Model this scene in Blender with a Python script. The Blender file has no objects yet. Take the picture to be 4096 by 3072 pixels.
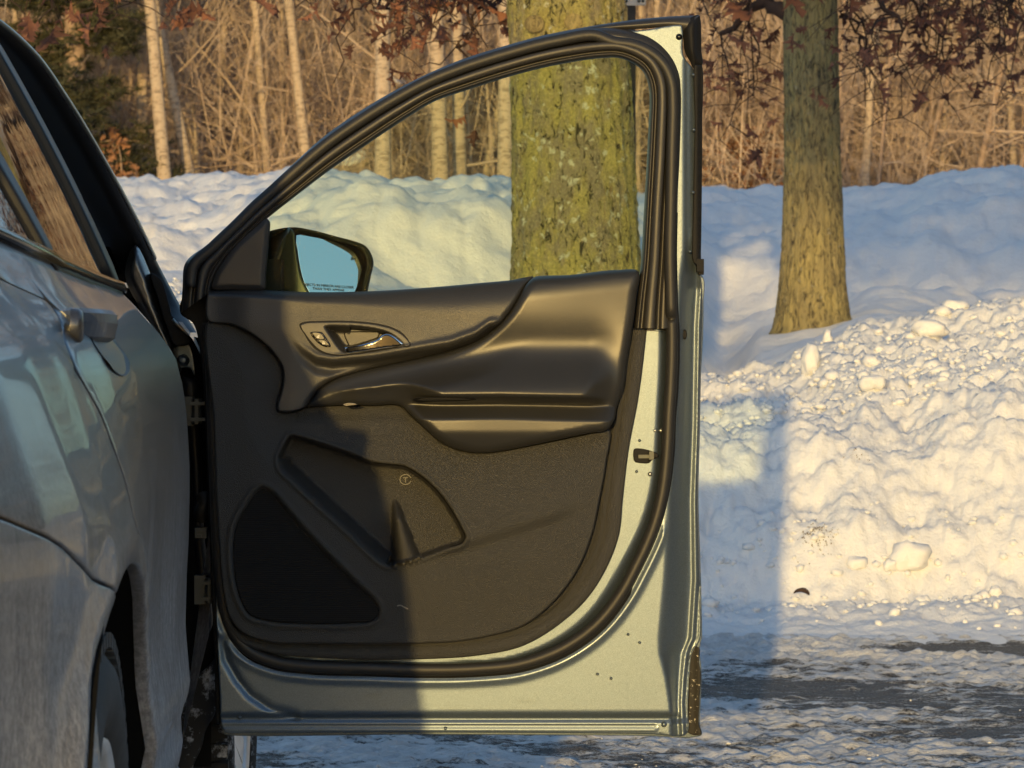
import bpy, bmesh, math, random
import numpy as np
from mathutils import Vector, Matrix, noise
from mathutils.geometry import delaunay_2d_cdt

# ------------------------------------------------------------------ camera, sky, sun, exposure
scene = bpy.context.scene
C = scene.collection
EYE = 1.02            # camera height
F = 13700.0           # focal length in photograph pixels (4096 wide)
CX, HY = 2048.0, 1333.0   # principal column and horizon row
DOOR_Y = 5.85         # distance of the open door

cam = bpy.data.cameras.new('camera')
cam.sensor_width = 36.0
cam.lens = 36.0 * F / 4096.0
cam.shift_y = -(1536.0 - HY) / 4096.0
cam.clip_start, cam.clip_end = 0.05, 2000.0
cam.dof.use_dof = True
cam.dof.focus_distance = 5.9
cam.dof.aperture_fstop = 24.0
cam_ob = bpy.data.objects.new('camera', cam)
cam_ob.location = (0, 0, EYE)
cam_ob.rotation_euler = (math.radians(90), 0, 0)
C.objects.link(cam_ob)
scene.camera = cam_ob

SUN_K = 0.103                      # sideways drift of the light per metre of depth
SUN_EL = math.radians(5.6)
sun_az = math.atan2(-SUN_K, -1.0)  # direction towards the sun, measured from +Y towards +X
world = bpy.data.worlds.new('World')
scene.world = world
world.use_nodes = True
wn = world.node_tree.nodes
wl = world.node_tree.links
wn.clear()
sky = wn.new('ShaderNodeTexSky')
sky.sky_type = 'NISHITA'
sky.sun_disc = False
sky.sun_elevation = SUN_EL
sky.sun_rotation = sun_az
sky.air_density = 1.0
sky.dust_density = 0.6
sky.ozone_density = 1.3
bg = wn.new('ShaderNodeBackground')
bg.inputs['Strength'].default_value = 0.15
wo = wn.new('ShaderNodeOutputWorld')
wl.new(sky.outputs[0], bg.inputs['Color'])
wl.new(bg.outputs[0], wo.inputs['Surface'])

sun = bpy.data.lights.new('sun', 'SUN')
sun.energy = 2.0
sun.angle = math.radians(0.55)
sun.color = (1.0, 0.63, 0.18)
sun_ob = bpy.data.objects.new('sun', sun)
ldir = Vector((SUN_K, 1.0, -math.tan(SUN_EL) * math.hypot(1, SUN_K))).normalized()
sun_ob.rotation_euler = ldir.to_track_quat('-Z', 'Y').to_euler()
sun_ob.location = (-3, -20, 8)
C.objects.link(sun_ob)

scene.view_settings.view_transform = 'Standard'
scene.view_settings.look = 'None'
scene.view_settings.gamma = 1.0
scene.view_settings.exposure = 1.02
scene.view_settings.use_white_balance = True      # the phone's white balance
scene.view_settings.white_balance_temperature = 5700
scene.view_settings.white_balance_tint = 10
scene.view_settings.use_curve_mapping = False
scene.render.engine = 'CYCLES'
scene.cycles.use_denoising = True
scene.cycles.max_bounces = 6
scene.cycles.diffuse_bounces = 3
scene.cycles.glossy_bounces = 3
scene.cycles.adaptive_threshold = 0.02
scene.cycles.transparent_max_bounces = 12
scene.cycles.caustics_reflective = False
scene.cycles.caustics_refractive = False

random.seed(7)
rng = np.random.default_rng(7)

# ------------------------------------------------------------------ helpers
def pt(x, y, Y):
    """Photograph pixel + distance -> place in the world."""
    return Vector(((x - CX) / F * Y, Y, EYE - (y - HY) / F * Y))

def tag(o, label=None, cat=None, group=None, kind=None):
    if label: o['label'] = label
    if cat: o['category'] = cat
    if group: o['group'] = group
    if kind: o['kind'] = kind
    return o

def empty(name, loc):
    o = bpy.data.objects.new(name, None)
    o.location = loc
    o.empty_display_size = 0.2
    C.objects.link(o)
    return o

def attach(o, parent):
    """Parent an object whose mesh is in world coordinates."""
    if parent is not None:
        o.parent = parent
        r = parent
        if r.type == 'EMPTY':
            o.matrix_parent_inverse = Matrix.Translation(-Vector(r.location))
    return o

def mesh_ob(name, verts, faces, mat, parent=None, smooth=True, local=False):
    me = bpy.data.meshes.new(name)
    me.from_pydata([tuple(v) for v in verts], [], [tuple(f) for f in faces])
    me.update()
    if smooth:
        me.polygons.foreach_set('use_smooth', [True] * len(me.polygons))
    if mat is not None:
        me.materials.append(mat)
    o = bpy.data.objects.new(name, me)
    C.objects.link(o)
    if parent is not None:
        if local: o.parent = parent
        else: attach(o, parent)
    return o

def np_mesh(name, V, T, mat, parent=None, smooth=True, local=False):
    """Fast mesh from numpy arrays; T is (n,3) or (n,4)."""
    me = bpy.data.meshes.new(name)
    V = np.asarray(V, dtype=np.float32); T = np.asarray(T, dtype=np.int32)
    n, k = T.shape
    me.vertices.add(len(V)); me.vertices.foreach_set('co', V.ravel())
    me.loops.add(n * k); me.loops.foreach_set('vertex_index', T.ravel())
    me.polygons.add(n)
    me.polygons.foreach_set('loop_start', np.arange(0, n * k, k, dtype=np.int32))
    me.polygons.foreach_set('loop_total', np.full(n, k, dtype=np.int32))
    if smooth: me.polygons.foreach_set('use_smooth', np.ones(n, dtype=bool))
    me.update(calc_edges=True)
    me.validate()
    if mat is not None: me.materials.append(mat)
    o = bpy.data.objects.new(name, me)
    C.objects.link(o)
    if parent is not None:
        if local: o.parent = parent
        else: attach(o, parent)
    return o

def smoothstep(a, b, x):
    t = np.clip((x - a) / (b - a), 0, 1)
    return t * t * (3 - 2 * t)

def catmull(P, step, closed=True):
    """Smooth resampled curve through points, spacing about step."""
    P = [np.array(p, float) for p in P]
    n = len(P); out = []
    rngi = range(n) if closed else range(n - 1)
    for i in rngi:
        p1, p2 = P[i], P[(i + 1) % n]
        if closed:
            p0, p3 = P[(i - 1) % n], P[(i + 2) % n]
        else:
            p0 = P[i - 1] if i > 0 else 2 * p1 - p2
            p3 = P[i + 2] if i + 2 < n else 2 * p2 - p1
        d = np.linalg.norm(p2 - p1)
        # centripetal tangents keep corners tight
        d0 = max(np.linalg.norm(p1 - p0), 1e-6); d2 = max(np.linalg.norm(p3 - p2), 1e-6); d1 = max(d, 1e-6)
        m1 = (p2 - p1) + d1 * ((p1 - p0) / d0 - (p2 - p0) / (d0 + d1))
        m2 = (p2 - p1) + d1 * ((p3 - p2) / d2 - (p3 - p1) / (d1 + d2))
        for mm, lim in ((m1, min(d1, 1.6 * d0)), (m2, min(d1, 1.6 * d2))):
            L = np.linalg.norm(mm)
            if L > lim: mm *= lim / L
        k = max(1, int(round(d / step)))
        for j in range(k):
            t = j / k; t2 = t * t; t3 = t2 * t
            out.append((2*t3 - 3*t2 + 1) * p1 + (t3 - 2*t2 + t) * m1 + (-2*t3 + 3*t2) * p2 + (t3 - t2) * m2)
    if not closed: out.append(P[-1])
    return np.array(out)

def seg_dist(Q, poly, closed=True):
    """Distance of points Q to a polyline."""
    A = poly; B = np.roll(poly, -1, 0)
    if not closed: A, B = poly[:-1], poly[1:]
    D = np.full(len(Q), 1e9)
    for a, b in zip(A, B):
        ab = b - a; L = max(ab @ ab, 1e-12)
        t = np.clip(((Q - a) @ ab) / L, 0, 1)
        r = Q - (a + t[:, None] * ab)
        D = np.minimum(D, np.einsum('ij,ij->i', r, r))
    return np.sqrt(D)

def inside(Q, poly):
    x, y = Q[:, 0], Q[:, 1]
    c = np.zeros(len(Q), bool)
    A = poly; B = np.roll(poly, -1, 0)
    for (x1, y1), (x2, y2) in zip(A, B):
        if y1 == y2: continue
        m = ((y1 > y) != (y2 > y)) & (x < (x2 - x1) * (y - y1) / (y2 - y1) + x1)
        c ^= m
    return c

def interp_path(y, ys, xs):
    return np.interp(y, ys, xs)

def door_map(x, y, w):
    """Door sheet: photograph pixel, w metres proud of the door plane."""
    Y = DOOR_Y - w
    return np.stack([(x - CX) / F * Y, Y + 0 * x, EYE - (y - HY) / F * Y], 1)

def sheet(name, outline, hfun, mat, parent, grid=9.0, rim=14.0, rim_w=None, back=0.01, mapf=door_map,
          smooth=True, holes=(), flip=False, step=None):
    """A shaped panel: outline in (u,v), height hfun(u,v,dist), rounded rim and a skirt going back."""
    step = step or grid * 0.8
    ol = catmull(outline, step) if smooth else np.array(outline, float)
    if not smooth:
        ol2 = []
        for a, b in zip(ol, np.roll(ol, -1, 0)):
            k = max(1, int(np.linalg.norm(b - a) / step))
            ol2 += [a + (b - a) * j / k for j in range(k)]
        ol = np.array(ol2)
    area = 0.5 * np.sum(ol[:, 0] * np.roll(ol[:, 1], -1) - np.roll(ol[:, 0], -1) * ol[:, 1])
    if area < 0: ol = ol[::-1].copy()
    nol = len(ol)
    lo, hi = ol.min(0), ol.max(0)
    gx = np.arange(lo[0], hi[0], grid); gy = np.arange(lo[1], hi[1], grid)
    G = np.stack(np.meshgrid(gx, gy), -1).reshape(-1, 2)
    G[:, 0] += (np.round((G[:, 1] - lo[1]) / grid) % 2) * grid * 0.5
    G = G[inside(G, ol)]
    dG = seg_dist(G, ol)
    rr = max(rim, 1e-6)
    G = G[dG > max(rr * 1.05, grid * 0.5) if rim > 0 else dG > grid * 0.5]
    rings = []
    if rim > 0:
        tan = np.roll(ol, -1, 0) - np.roll(ol, 1, 0)
        tan /= np.maximum(np.linalg.norm(tan, axis=1), 1e-9)[:, None]
        nor = np.stack([-tan[:, 1], tan[:, 0]], 1)
        for f in (0.12, 0.35, 0.65, 1.0):
            R = ol + nor * rr * f
            ok = inside(R, ol)
            R = R[ok]
            if len(R):
                R = R[seg_dist(R, ol) > rr * f * 0.85]
                rings.append(R)
    pts = [ol] + rings + [G]
    P2 = np.concatenate(pts)
    edges = [(i, (i + 1) % nol) for i in range(nol)]
    res = delaunay_2d_cdt([Vector(p) for p in P2], edges, [], 1, 1e-6 if abs(hi - lo).max() < 50 else 1e-3)
    V2 = np.array([tuple(v) for v in res[0]])
    Fc = [tuple(f) for f in res[2]]
    d = seg_dist(V2, ol)
    w = hfun(V2[:, 0], V2[:, 1], d) + 0 * V2[:, 0]
    if rim > 0 and rim_w:
        t = 1 - np.clip(d / rr, 0, 1)
        w = w - rim_w * (1 - np.sqrt(np.clip(1 - t * t, 0, 1)))
    # skirt
    onb = {}
    for i, v in enumerate(V2):
        if d[i] < 1e-3 * max(1, grid * 0.05) : onb[i] = True
    V3 = mapf(V2[:, 0], V2[:, 1], w)
    # boundary edges in order from triangles
    from collections import defaultdict
    cnt = defaultdict(int)
    for f in Fc:
        for a, b in ((f[0], f[1]), (f[1], f[2]), (f[2], f[0])): cnt[(a, b)] += 1
    bedge = [(a, b) for (a, b) in cnt if (b, a) not in cnt]
    base = len(V3); idx = {}
    ex = []
    if back is not None:
        for a, b in bedge:
            for q in (a, b):
                if q not in idx:
                    idx[q] = base + len(ex); ex.append(q)
        E = np.array(ex, int)
        if len(E):
            wb = np.full(len(E), 0.0)
            bk = back(V2[E, 0], V2[E, 1], w[E]) if callable(back) else w[E] * 0 + back
            V3 = np.concatenate([V3, mapf(V2[E, 0], V2[E, 1], bk)])
    faces = [f[::-1] for f in Fc] if not flip else list(Fc)
    if back is not None:
        for a, b in bedge:
            q = (a, b, idx[b], idx[a])
            faces.append(q if not flip else q[::-1])
    o = mesh_ob(name, V3, faces, mat, parent)
    return o

def sweep(path, radii, sides=8, caps=True, squash=None):
    """Tube along 3-D points; returns verts, faces."""
    path = [Vector(p) for p in path]
    n = len(path)
    V, Fa = [], []
    up = None
    for i, p in enumerate(path):
        t = (path[min(i + 1, n - 1)] - path[max(i - 1, 0)])
        if t.length < 1e-9: t = Vector((0, 0, 1))
        t.normalize()
        if up is None:
            up = Vector((0, 0, 1)) if abs(t.z) < 0.9 else Vector((1, 0, 0))
        up = (up - t * up.dot(t))
        if up.length < 1e-6: up = t.orthogonal()
        up.normalize()
        b = t.cross(up)
        r = radii[i] if hasattr(radii, '__len__') else radii
        for k in range(sides):
            a = 2 * math.pi * k / sides
            V.append(p + (up * math.cos(a) + b * math.sin(a)) * r)
    for i in range(n - 1):
        for k in range(sides):
            k2 = (k + 1) % sides
            Fa.append((i * sides + k, i * sides + k2, (i + 1) * sides + k2, (i + 1) * sides + k))
    if caps:
        Fa.append(tuple(range(sides))[::-1])
        Fa.append(tuple((n - 1) * sides + k for k in range(sides)))
    return V, Fa

def tube(name, path, radii, mat, parent=None, sides=8):
    V, Fa = sweep(path, radii, sides)
    return mesh_ob(name, V, Fa, mat, parent)

class Soup:
    """Collects many small pieces into one mesh."""
    def __init__(s): s.V = []; s.F = []; s.n = 0
    def add(s, V, Fa):
        s.V += [tuple(v) for v in V]; s.F += [tuple(i + s.n for i in f) for f in Fa]; s.n += len(V)
    def box(s, c, d, R=None):
        V = [Vector((c[0] + a * d[0] / 2, c[1] + b * d[1] / 2, c[2] + e * d[2] / 2)) for a in (-1, 1) for b in (-1, 1) for e in (-1, 1)]
        if R is not None: V = [R @ (v - Vector(c)) + Vector(c) for v in V]
        s.add(V, [(0, 1, 3, 2), (4, 6, 7, 5), (0, 4, 5, 1), (2, 3, 7, 6), (0, 2, 6, 4), (1, 5, 7, 3)])
    def ob(s, name, mat, parent=None, smooth=False, local=False):
        return mesh_ob(name, s.V, s.F, mat, parent, smooth, local)

def lathe(profile, n, origin, axis, up):
    """Revolve (r, h) profile about axis (unit) at origin."""
    axis = Vector(axis).normalized(); up = Vector(up); up = (up - axis * up.dot(axis)).normalized(); b = axis.cross(up)
    V, Fa = [], []
    m = len(profile)
    for i in range(n):
        a = 2 * math.pi * i / n
        dr = up * math.cos(a) + b * math.sin(a)
        for r, h in profile: V.append(Vector(origin) + dr * r + axis * h)
    for i in range(n):
        j = (i + 1) % n
        for k in range(m - 1):
            Fa.append((i * m + k, j * m + k, j * m + k + 1, i * m + k + 1))
    return V, Fa

# ------------------------------------------------------------------ materials
class NT:
    def __init__(s, name):
        s.m = bpy.data.materials.new(name); s.m.use_nodes = True
        s.t = s.m.node_tree; s.t.nodes.clear()
        s.out = s.t.nodes.new('ShaderNodeOutputMaterial')
    def n(s, typ, **kw):
        nd = s.t.nodes.new(typ)
        for k, v in kw.items():
            if k.startswith('i_'):
                key = k[2:]
                key = int(key) if key.isdigit() else key.replace('_', ' ')
                nd.inputs[key].default_value = v
            else: setattr(nd, k, v)
        return nd
    def l(s, a, b): s.t.links.new(a, b)
    def coords(s, scale=(1, 1, 1), kind='Object'):
        tc = s.n('ShaderNodeTexCoord'); mp = s.n('ShaderNodeMapping')
        mp.inputs['Scale'].default_value = scale
        s.l(tc.outputs[kind], mp.inputs[0]); return mp.outputs[0]
    def noise(s, vec, scale, detail=4, rough=0.55, dist=0.0):
        nd = s.n('ShaderNodeTexNoise'); nd.inputs['Scale'].default_value = scale
        nd.inputs['Detail'].default_value = detail; nd.inputs['Roughness'].default_value = rough
        nd.inputs['Distortion'].default_value = dist
        if vec is not None: s.l(vec, nd.inputs['Vector'])
        return nd.outputs['Fac']
    def voro(s, vec, scale, feature='F1', out='Distance', rnd=1.0):
        nd = s.n('ShaderNodeTexVoronoi'); nd.feature = feature; nd.inputs['Scale'].default_value = scale
        nd.inputs['Randomness'].default_value = rnd
        s.l(vec, nd.inputs['Vector']); return nd.outputs[out]
    def ramp(s, fac, stops, interp='LINEAR'):
        nd = s.n('ShaderNodeValToRGB'); cr = nd.color_ramp; cr.interpolation = interp
        while len(cr.elements) < len(stops): cr.elements.new(0.5)
        for e, (p, c) in zip(cr.elements, stops):
            e.position = p; e.color = (c[0], c[1], c[2], 1) if hasattr(c, '__len__') else (c, c, c, 1)
        s.l(fac, nd.inputs[0]); return nd.outputs[0]
    def mix(s, fac, a, b, typ='MIX'):
        nd = s.n('ShaderNodeMix'); nd.data_type = 'RGBA'; nd.blend_type = typ
        for sock, v in ((nd.inputs[0], fac), (nd.inputs[6], a), (nd.inputs[7], b)):
            if hasattr(v, 'is_linked') or hasattr(v, 'links'): s.l(v, sock)
            elif hasattr(v, '__len__'): sock.default_value = (v[0], v[1], v[2], 1)
            else: sock.default_value = v
        return nd.outputs[2]
    def math(s, op, a, b=0.0, clamp=False):
        nd = s.n('ShaderNodeMath'); nd.operation = op; nd.use_clamp = clamp
        for sock, v in ((nd.inputs[0], a), (nd.inputs[1], b)):
            if hasattr(v, 'links'): s.l(v, sock)
            else: sock.default_value = v
        return nd.outputs[0]
    def bump(s, h, strength=0.3, dist=0.002, prev=None):
        nd = s.n('ShaderNodeBump'); nd.inputs['Strength'].default_value = strength; nd.inputs['Distance'].default_value = dist
        s.l(h, nd.inputs['Height'])
        if prev is not None: s.l(prev, nd.inputs['Normal'])
        return nd.outputs[0]
    def pbr(s, color=(0.5,)*3, rough=0.5, metal=0.0, spec=0.5, normal=None, coat=0.0, coat_rough=0.05, **kw):
        b = s.n('ShaderNodeBsdfPrincipled')
        for key, v in (('Base Color', color), ('Roughness', rough), ('Metallic', metal), ('Specular IOR Level', spec), ('Coat Weight', coat), ('Coat Roughness', coat_rough)):
            if hasattr(v, 'links'): s.l(v, b.inputs[key])
            elif hasattr(v, '__len__'): b.inputs[key].default_value = (v[0], v[1], v[2], 1)
            else: b.inputs[key].default_value = v
        if normal is not None: s.l(normal, b.inputs['Normal'])
        s.l(b.outputs[0], s.out.inputs[0]); s.b = b
        return s.m

def plain(name, color, rough=0.5, metal=0.0, spec=0.5, grain=None, coat=0.0, var=0.12, vscale=40):
    """Simple material with a little variation of colour and fine relief."""
    t = NT(name); co = t.coords()
    nz = t.noise(co, vscale, 3)
    c = t.mix(nz, [v * (1 - var) for v in color], [min(1, v * (1 + var)) for v in color])
    nm = None
    if grain: nm = t.bump(t.noise(co, grain[0], 2), grain[1], grain[2])
    return t.pbr(c, rough, metal, spec, nm, coat)

M = {}
# moulded trim: leather-like grain and grainy hard plastic
def trim_mat(name, color, rough, scale, strength, dist, scuff=0.0):
    rough += 0.0
    t = NT(name); co = t.coords()
    vo = t.voro(co, scale)
    fine = t.noise(co, scale * 1.7, 2)
    h = t.math('ADD', vo, t.math('MULTIPLY', fine, 0.6))
    big = t.noise(co, 6, 4)
    c = t.mix(big, [v * 0.85 for v in color], [v * 1.15 for v in color])
    if scuff:
        sc = t.ramp(t.noise(t.coords((3, 3, 30)), 4, 6, 0.7), [(0.66, 0), (0.8, scuff)])
        c = t.mix(sc, c, (0.12, 0.11, 0.1))
    r = t.ramp(big, [(0.3, rough - 0.05), (0.7, rough + 0.06)])
    return t.pbr(c, r, 0, 0.40, t.bump(h, strength, dist))
M['soft_trim'] = trim_mat('soft_trim', (0.027, 0.027, 0.028), 0.42, 700, 0.28, 0.0009)
M['bolster'] = trim_mat('bolster_vinyl', (0.023, 0.023, 0.023), 0.38, 800, 0.12, 0.0006)
M['hard_trim'] = trim_mat('hard_trim', (0.029, 0.029, 0.029), 0.44, 620, 0.65, 0.0016, 0.05)
M['frame_trim'] = trim_mat('frame_trim', (0.024, 0.023, 0.023), 0.44, 900, 0.15, 0.0006)
M['rubber'] = plain('seal_rubber', (0.018, 0.018, 0.019), 0.52, spec=0.4, grain=(500, 0.15, 0.0005))
M['black_plastic'] = plain('black_plastic', (0.010, 0.010, 0.011), 0.68, spec=0.2, grain=(300, 0.2, 0.0005))
M['black_gloss'] = plain('gloss_black', (0.006, 0.006, 0.007), 0.12, spec=0.35)
M['satin_black'] = plain('satin_black', (0.010, 0.010, 0.012), 0.45, spec=0.35)
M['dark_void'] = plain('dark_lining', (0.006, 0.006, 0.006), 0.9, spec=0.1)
M['bezel'] = plain('handle_bezel', (0.034, 0.033, 0.032), 0.48, grain=(1200, 0.15, 0.0004))
M['switch'] = plain('switch_face', (0.014, 0.014, 0.014), 0.4)
M['icon'] = plain('icon_print', (0.75, 0.72, 0.62), 0.5)
M['pale_scuff'] = plain('pale_scuff', (0.22, 0.20, 0.16), 0.7)
M['print'] = plain('mirror_print', (0.02, 0.025, 0.035), 0.6)
M['chrome'] = plain('chrome', (0.72, 0.74, 0.78), 0.06, 1.0)
M['steel'] = plain('zinc_steel', (0.42, 0.43, 0.40), 0.38, 0.9)

def grille_mat():
    t = NT('speaker_mesh'); co = t.coords((1, 1, 1))
    wv = t.n('ShaderNodeTexWave'); wv.wave_type = 'BANDS'; wv.bands_direction = 'Z'
    wv.inputs['Scale'].default_value = 90; wv.inputs['Distortion'].default_value = 0.3
    t.l(co, wv.inputs['Vector'])
    c = t.mix(wv.outputs['Fac'], (0.004, 0.004, 0.0045), (0.012, 0.012, 0.013))
    return t.pbr(c, 0.8, 0, 0.2, t.bump(wv.outputs['Fac'], 0.6, 0.001))
M['grille'] = grille_mat()

def paint_mat(name, base, rough, dirt, dirt_col=(0.33, 0.33, 0.34), streak=True):
    """Metallic paint with clear coat, flakes and a film of dried road salt."""
    t = NT(name); co = t.coords()
    fl = t.voro(co, 1600, 'F1', 'Color')
    sep = t.n('ShaderNodeSeparateColor'); t.l(fl, sep.inputs[0])
    c = t.mix(sep.outputs[0], [v * 0.72 for v in base], [min(1, v * 1.3) for v in base])
    nm = t.bump(sep.outputs[1], 0.10, 0.0006)
    if dirt <= 0:
        return t.pbr(c, rough, 0.5, 0.25, nm, 0.12, 0.10)
    film = t.ramp(t.noise(co, 2.6, 4, 0.6, 0.5), [(0.35, 0.15), (0.7, 1.0)])
    st = t.ramp(t.noise(t.coords((120, 40, 4.0)), 1.0, 6, 0.75), [(0.36, 0.0), (0.66, 1.0)])
    sp = t.noise(t.coords((1, 1, 0.6)), 150, 5, 0.85); spk = t.ramp(sp, [(0.43, 0.0), (0.57, 1.0)])
    base_m = t.mix(0.5, spk, st) if streak else spk
    m = t.math('MULTIPLY', film, base_m) if not streak else t.math('MULTIPLY', t.math('ADD', t.math('MULTIPLY', film, 0.6), 0.4), base_m)
    if streak:      # road spray thins out towards the shoulder line
        sx = t.n('ShaderNodeSeparateXYZ'); t.l(t.coords(), sx.inputs[0])
        hz = t.n('ShaderNodeMapRange'); hz.inputs[1].default_value = 0.58; hz.inputs[2].default_value = 0.98; hz.inputs[3].default_value = 1.0; hz.inputs[4].default_value = 0.10
        t.l(sx.outputs[2], hz.inputs[0]); m = t.math('MULTIPLY', t.math('ADD', t.math('MULTIPLY', m, 0.85), 0.24), hz.outputs[0])
    m = t.math('MULTIPLY', m, dirt, True)
    c2 = t.mix(m, c, dirt_col)
    r = t.mix(t.math('POWER', m, 0.6), (rough,)*3, (0.75,)*3)
    me = t.math('MULTIPLY', t.math('SUBTRACT', 1.0, m), 0.8)
    ct = t.math('MULTIPLY', t.math('SUBTRACT', 1.0, m), 0.45)
    nm2 = t.bump(sp, 0.25, 0.0015, nm)
    mm = t.pbr(c2, r, me, 0.5, nm2, ct, 0.04)
    return mm
M['shell_paint'] = paint_mat('door_shell_paint', (0.100, 0.130, 0.170), 0.34, 0.0)
M['body_paint'] = paint_mat('salted_body_paint', (0.06, 0.062, 0.068), 0.28, 1.0, (0.52, 0.50, 0.505))
M['bumper_paint'] = paint_mat('salted_bumper_paint', (0.10, 0.10, 0.105), 0.35, 1.0, (0.52, 0.505, 0.50))
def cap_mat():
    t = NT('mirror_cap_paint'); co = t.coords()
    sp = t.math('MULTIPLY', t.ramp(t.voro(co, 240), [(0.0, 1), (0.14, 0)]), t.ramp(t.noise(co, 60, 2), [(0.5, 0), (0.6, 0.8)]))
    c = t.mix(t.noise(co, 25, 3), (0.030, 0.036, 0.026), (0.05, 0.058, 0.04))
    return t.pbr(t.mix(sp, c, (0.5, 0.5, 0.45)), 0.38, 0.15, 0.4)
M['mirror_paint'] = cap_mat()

def glass_mat(name, tint, refl=0.12):
    """Thin automotive pane: tinted see-through plus a Fresnel reflection and some dust specks."""
    t = NT(name); co = t.coords()
    tr = t.n('ShaderNodeBsdfTransparent'); tr.inputs[0].default_value = (*tint, 1)
    gl = t.n('ShaderNodeBsdfGlossy'); gl.inputs['Roughness'].default_value = 0.02
    fr = t.n('ShaderNodeFresnel'); fr.inputs[0].default_value = 1.35
    mx = t.n('ShaderNodeMixShader'); t.l(t.math('MULTIPLY', fr.outputs[0], refl * 8), mx.inputs[0])
    t.l(tr.outputs[0], mx.inputs[1]); t.l(gl.outputs[0], mx.inputs[2])
    df = t.n('ShaderNodeBsdfDiffuse'); df.inputs[0].default_value = (0.7, 0.72, 0.66, 1)
    sp = t.ramp(t.voro(co, 130), [(0.0, 0.55), (0.09, 0.0)])
    film = t.ramp(t.noise(co, 5, 5), [(0.4, 0.0), (0.9, 0.025)])
    gate = t.ramp(t.noise(co, 9, 3), [(0.55, 0), (0.7, 1)])
    m2 = t.n('ShaderNodeMixShader')
    t.l(t.math('ADD', t.math('MULTIPLY', sp, gate), film), m2.inputs[0])
    t.l(mx.outputs[0], m2.inputs[1]); t.l(df.outputs[0], m2.inputs[2])
    t.l(m2.outputs[0], t.out.inputs[0])
    return t.m
M['door_glass'] = glass_mat('door_glass', (0.76, 0.86, 0.70), 0.004)

def privacy_mat():
    t = NT('privacy_glass'); co = t.coords((1, 1.5, 1))
    nm = t.bump(t.noise(co, 9, 2, 0.4), 0.25, 0.004)
    return t.pbr((0.004, 0.004, 0.004), 0.03, 0, 0.6, nm)
M['privacy'] = privacy_mat()

def mirror_mat():
    t = NT('mirror_glass'); co = t.coords()
    r = t.ramp(t.noise(co, 30, 4), [(0.45, 0.02), (0.8, 0.10)])
    return t.pbr((0.88, 0.87, 1.0), r, 1.0)
M['mirror'] = mirror_mat()

def tyre_mat(snowy):
    t = NT('tyre_rubber'); co = t.coords()
    f = t.ramp(t.noise(co, 22 if snowy else 8, 6, 0.7), [(0.52, 0) if snowy else (0.35, 0.35), (0.62, 0.85 if snowy else 0.7)])
    c = t.mix(f, (0.02, 0.02, 0.021), (0.5, 0.52, 0.56) if snowy else (0.11, 0.107, 0.105))
    return t.pbr(c, 0.75, 0, 0.3, t.bump(t.noise(co, 90, 3), 0.2, 0.002))
M['tyre_snow'] = tyre_mat(True); M['tyre'] = tyre_mat(False)
M['liner'] = tyre_mat(True); M['liner'].name = 'wheel_liner'

def snow_mat(name, dirty=0.12, scale=1.0):
    t = NT(name); co = t.coords()
    n1 = t.noise(co, 14 * scale, 6, 0.62); n2 = t.noise(co, 70 * scale, 4, 0.6)
    v = t.voro(co, 9 * scale, 'SMOOTH_F1')
    h = t.math('ADD', t.math('MULTIPLY', n1, 1.0), t.math('ADD', t.math('MULTIPLY', n2, 0.3), t.math('MULTIPLY', v, 0.5)))
    nm = t.bump(h, 0.45, 0.03 / scale)
    sp = t.ramp(t.noise(co, 5.0, 6, 0.75), [(0.68, 0), (0.76, dirty)])
    spk = t.math('MULTIPLY', t.ramp(t.voro(co, 16), [(0.0, 1), (0.06, 0)]), t.ramp(t.noise(co, 2.3, 2), [(0.6, 0), (0.68, 0.7)]))
    c = t.mix(t.noise(co, 1.3, 3), (0.66, 0.665, 0.68), (0.73, 0.73, 0.735))
    c = t.mix(sp, c, (0.36, 0.31, 0.25))
    c = t.mix(spk, c, (0.12, 0.10, 0.07))
    m = t.pbr(c, 0.62, 0, 0.25, nm)
    return m
M['snow'] = snow_mat('snow'); M['clod'] = snow_mat('snow_clod', 0.1, 2.0)

def ground_mat():
    t = NT('icy_asphalt'); co = t.coords()
    at = t.n('ShaderNodeAttribute'); at.attribute_name = 'snow'
    fine = t.noise(t.coords((0.45, 1, 1)), 20, 7, 0.75); sp = t.noise(co, 120, 4, 0.75); mid = t.noise(t.coords((0.35, 1, 1)), 5, 5, 0.65)
    k = t.math('ADD', at.outputs['Fac'], t.math('ADD', t.math('MULTIPLY', t.math('SUBTRACT', fine, 0.5), 2.0), t.math('ADD', t.math('MULTIPLY', t.math('SUBTRACT', mid, 0.5), 0.9), t.math('MULTIPLY', t.math('SUBTRACT', sp, 0.5), 0.9))))
    f = t.ramp(k, [(0.40, 0), (0.62, 1)])
    asph = t.mix(t.ramp(sp, [(0.35, 0), (0.7, 1)]), (0.03, 0.029, 0.029), (0.20, 0.185, 0.17))
    sn = t.mix(t.ramp(fine, [(0.35, 0), (0.65, 1)]), (0.55, 0.555, 0.57), (0.86, 0.86, 0.88))
    c = t.mix(f, asph, sn)
    r = t.mix(f, (0.55,)*3, (0.6,)*3)
    h = t.math('ADD', t.math('MULTIPLY', f, 1.2), t.math('ADD', t.math('MULTIPLY', fine, 1.2), t.math('MULTIPLY', sp, 0.5)))
    return t.pbr(c, r, 0, 0.3, t.bump(h, 0.9, 0.03))
M['ground'] = ground_mat()

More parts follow.
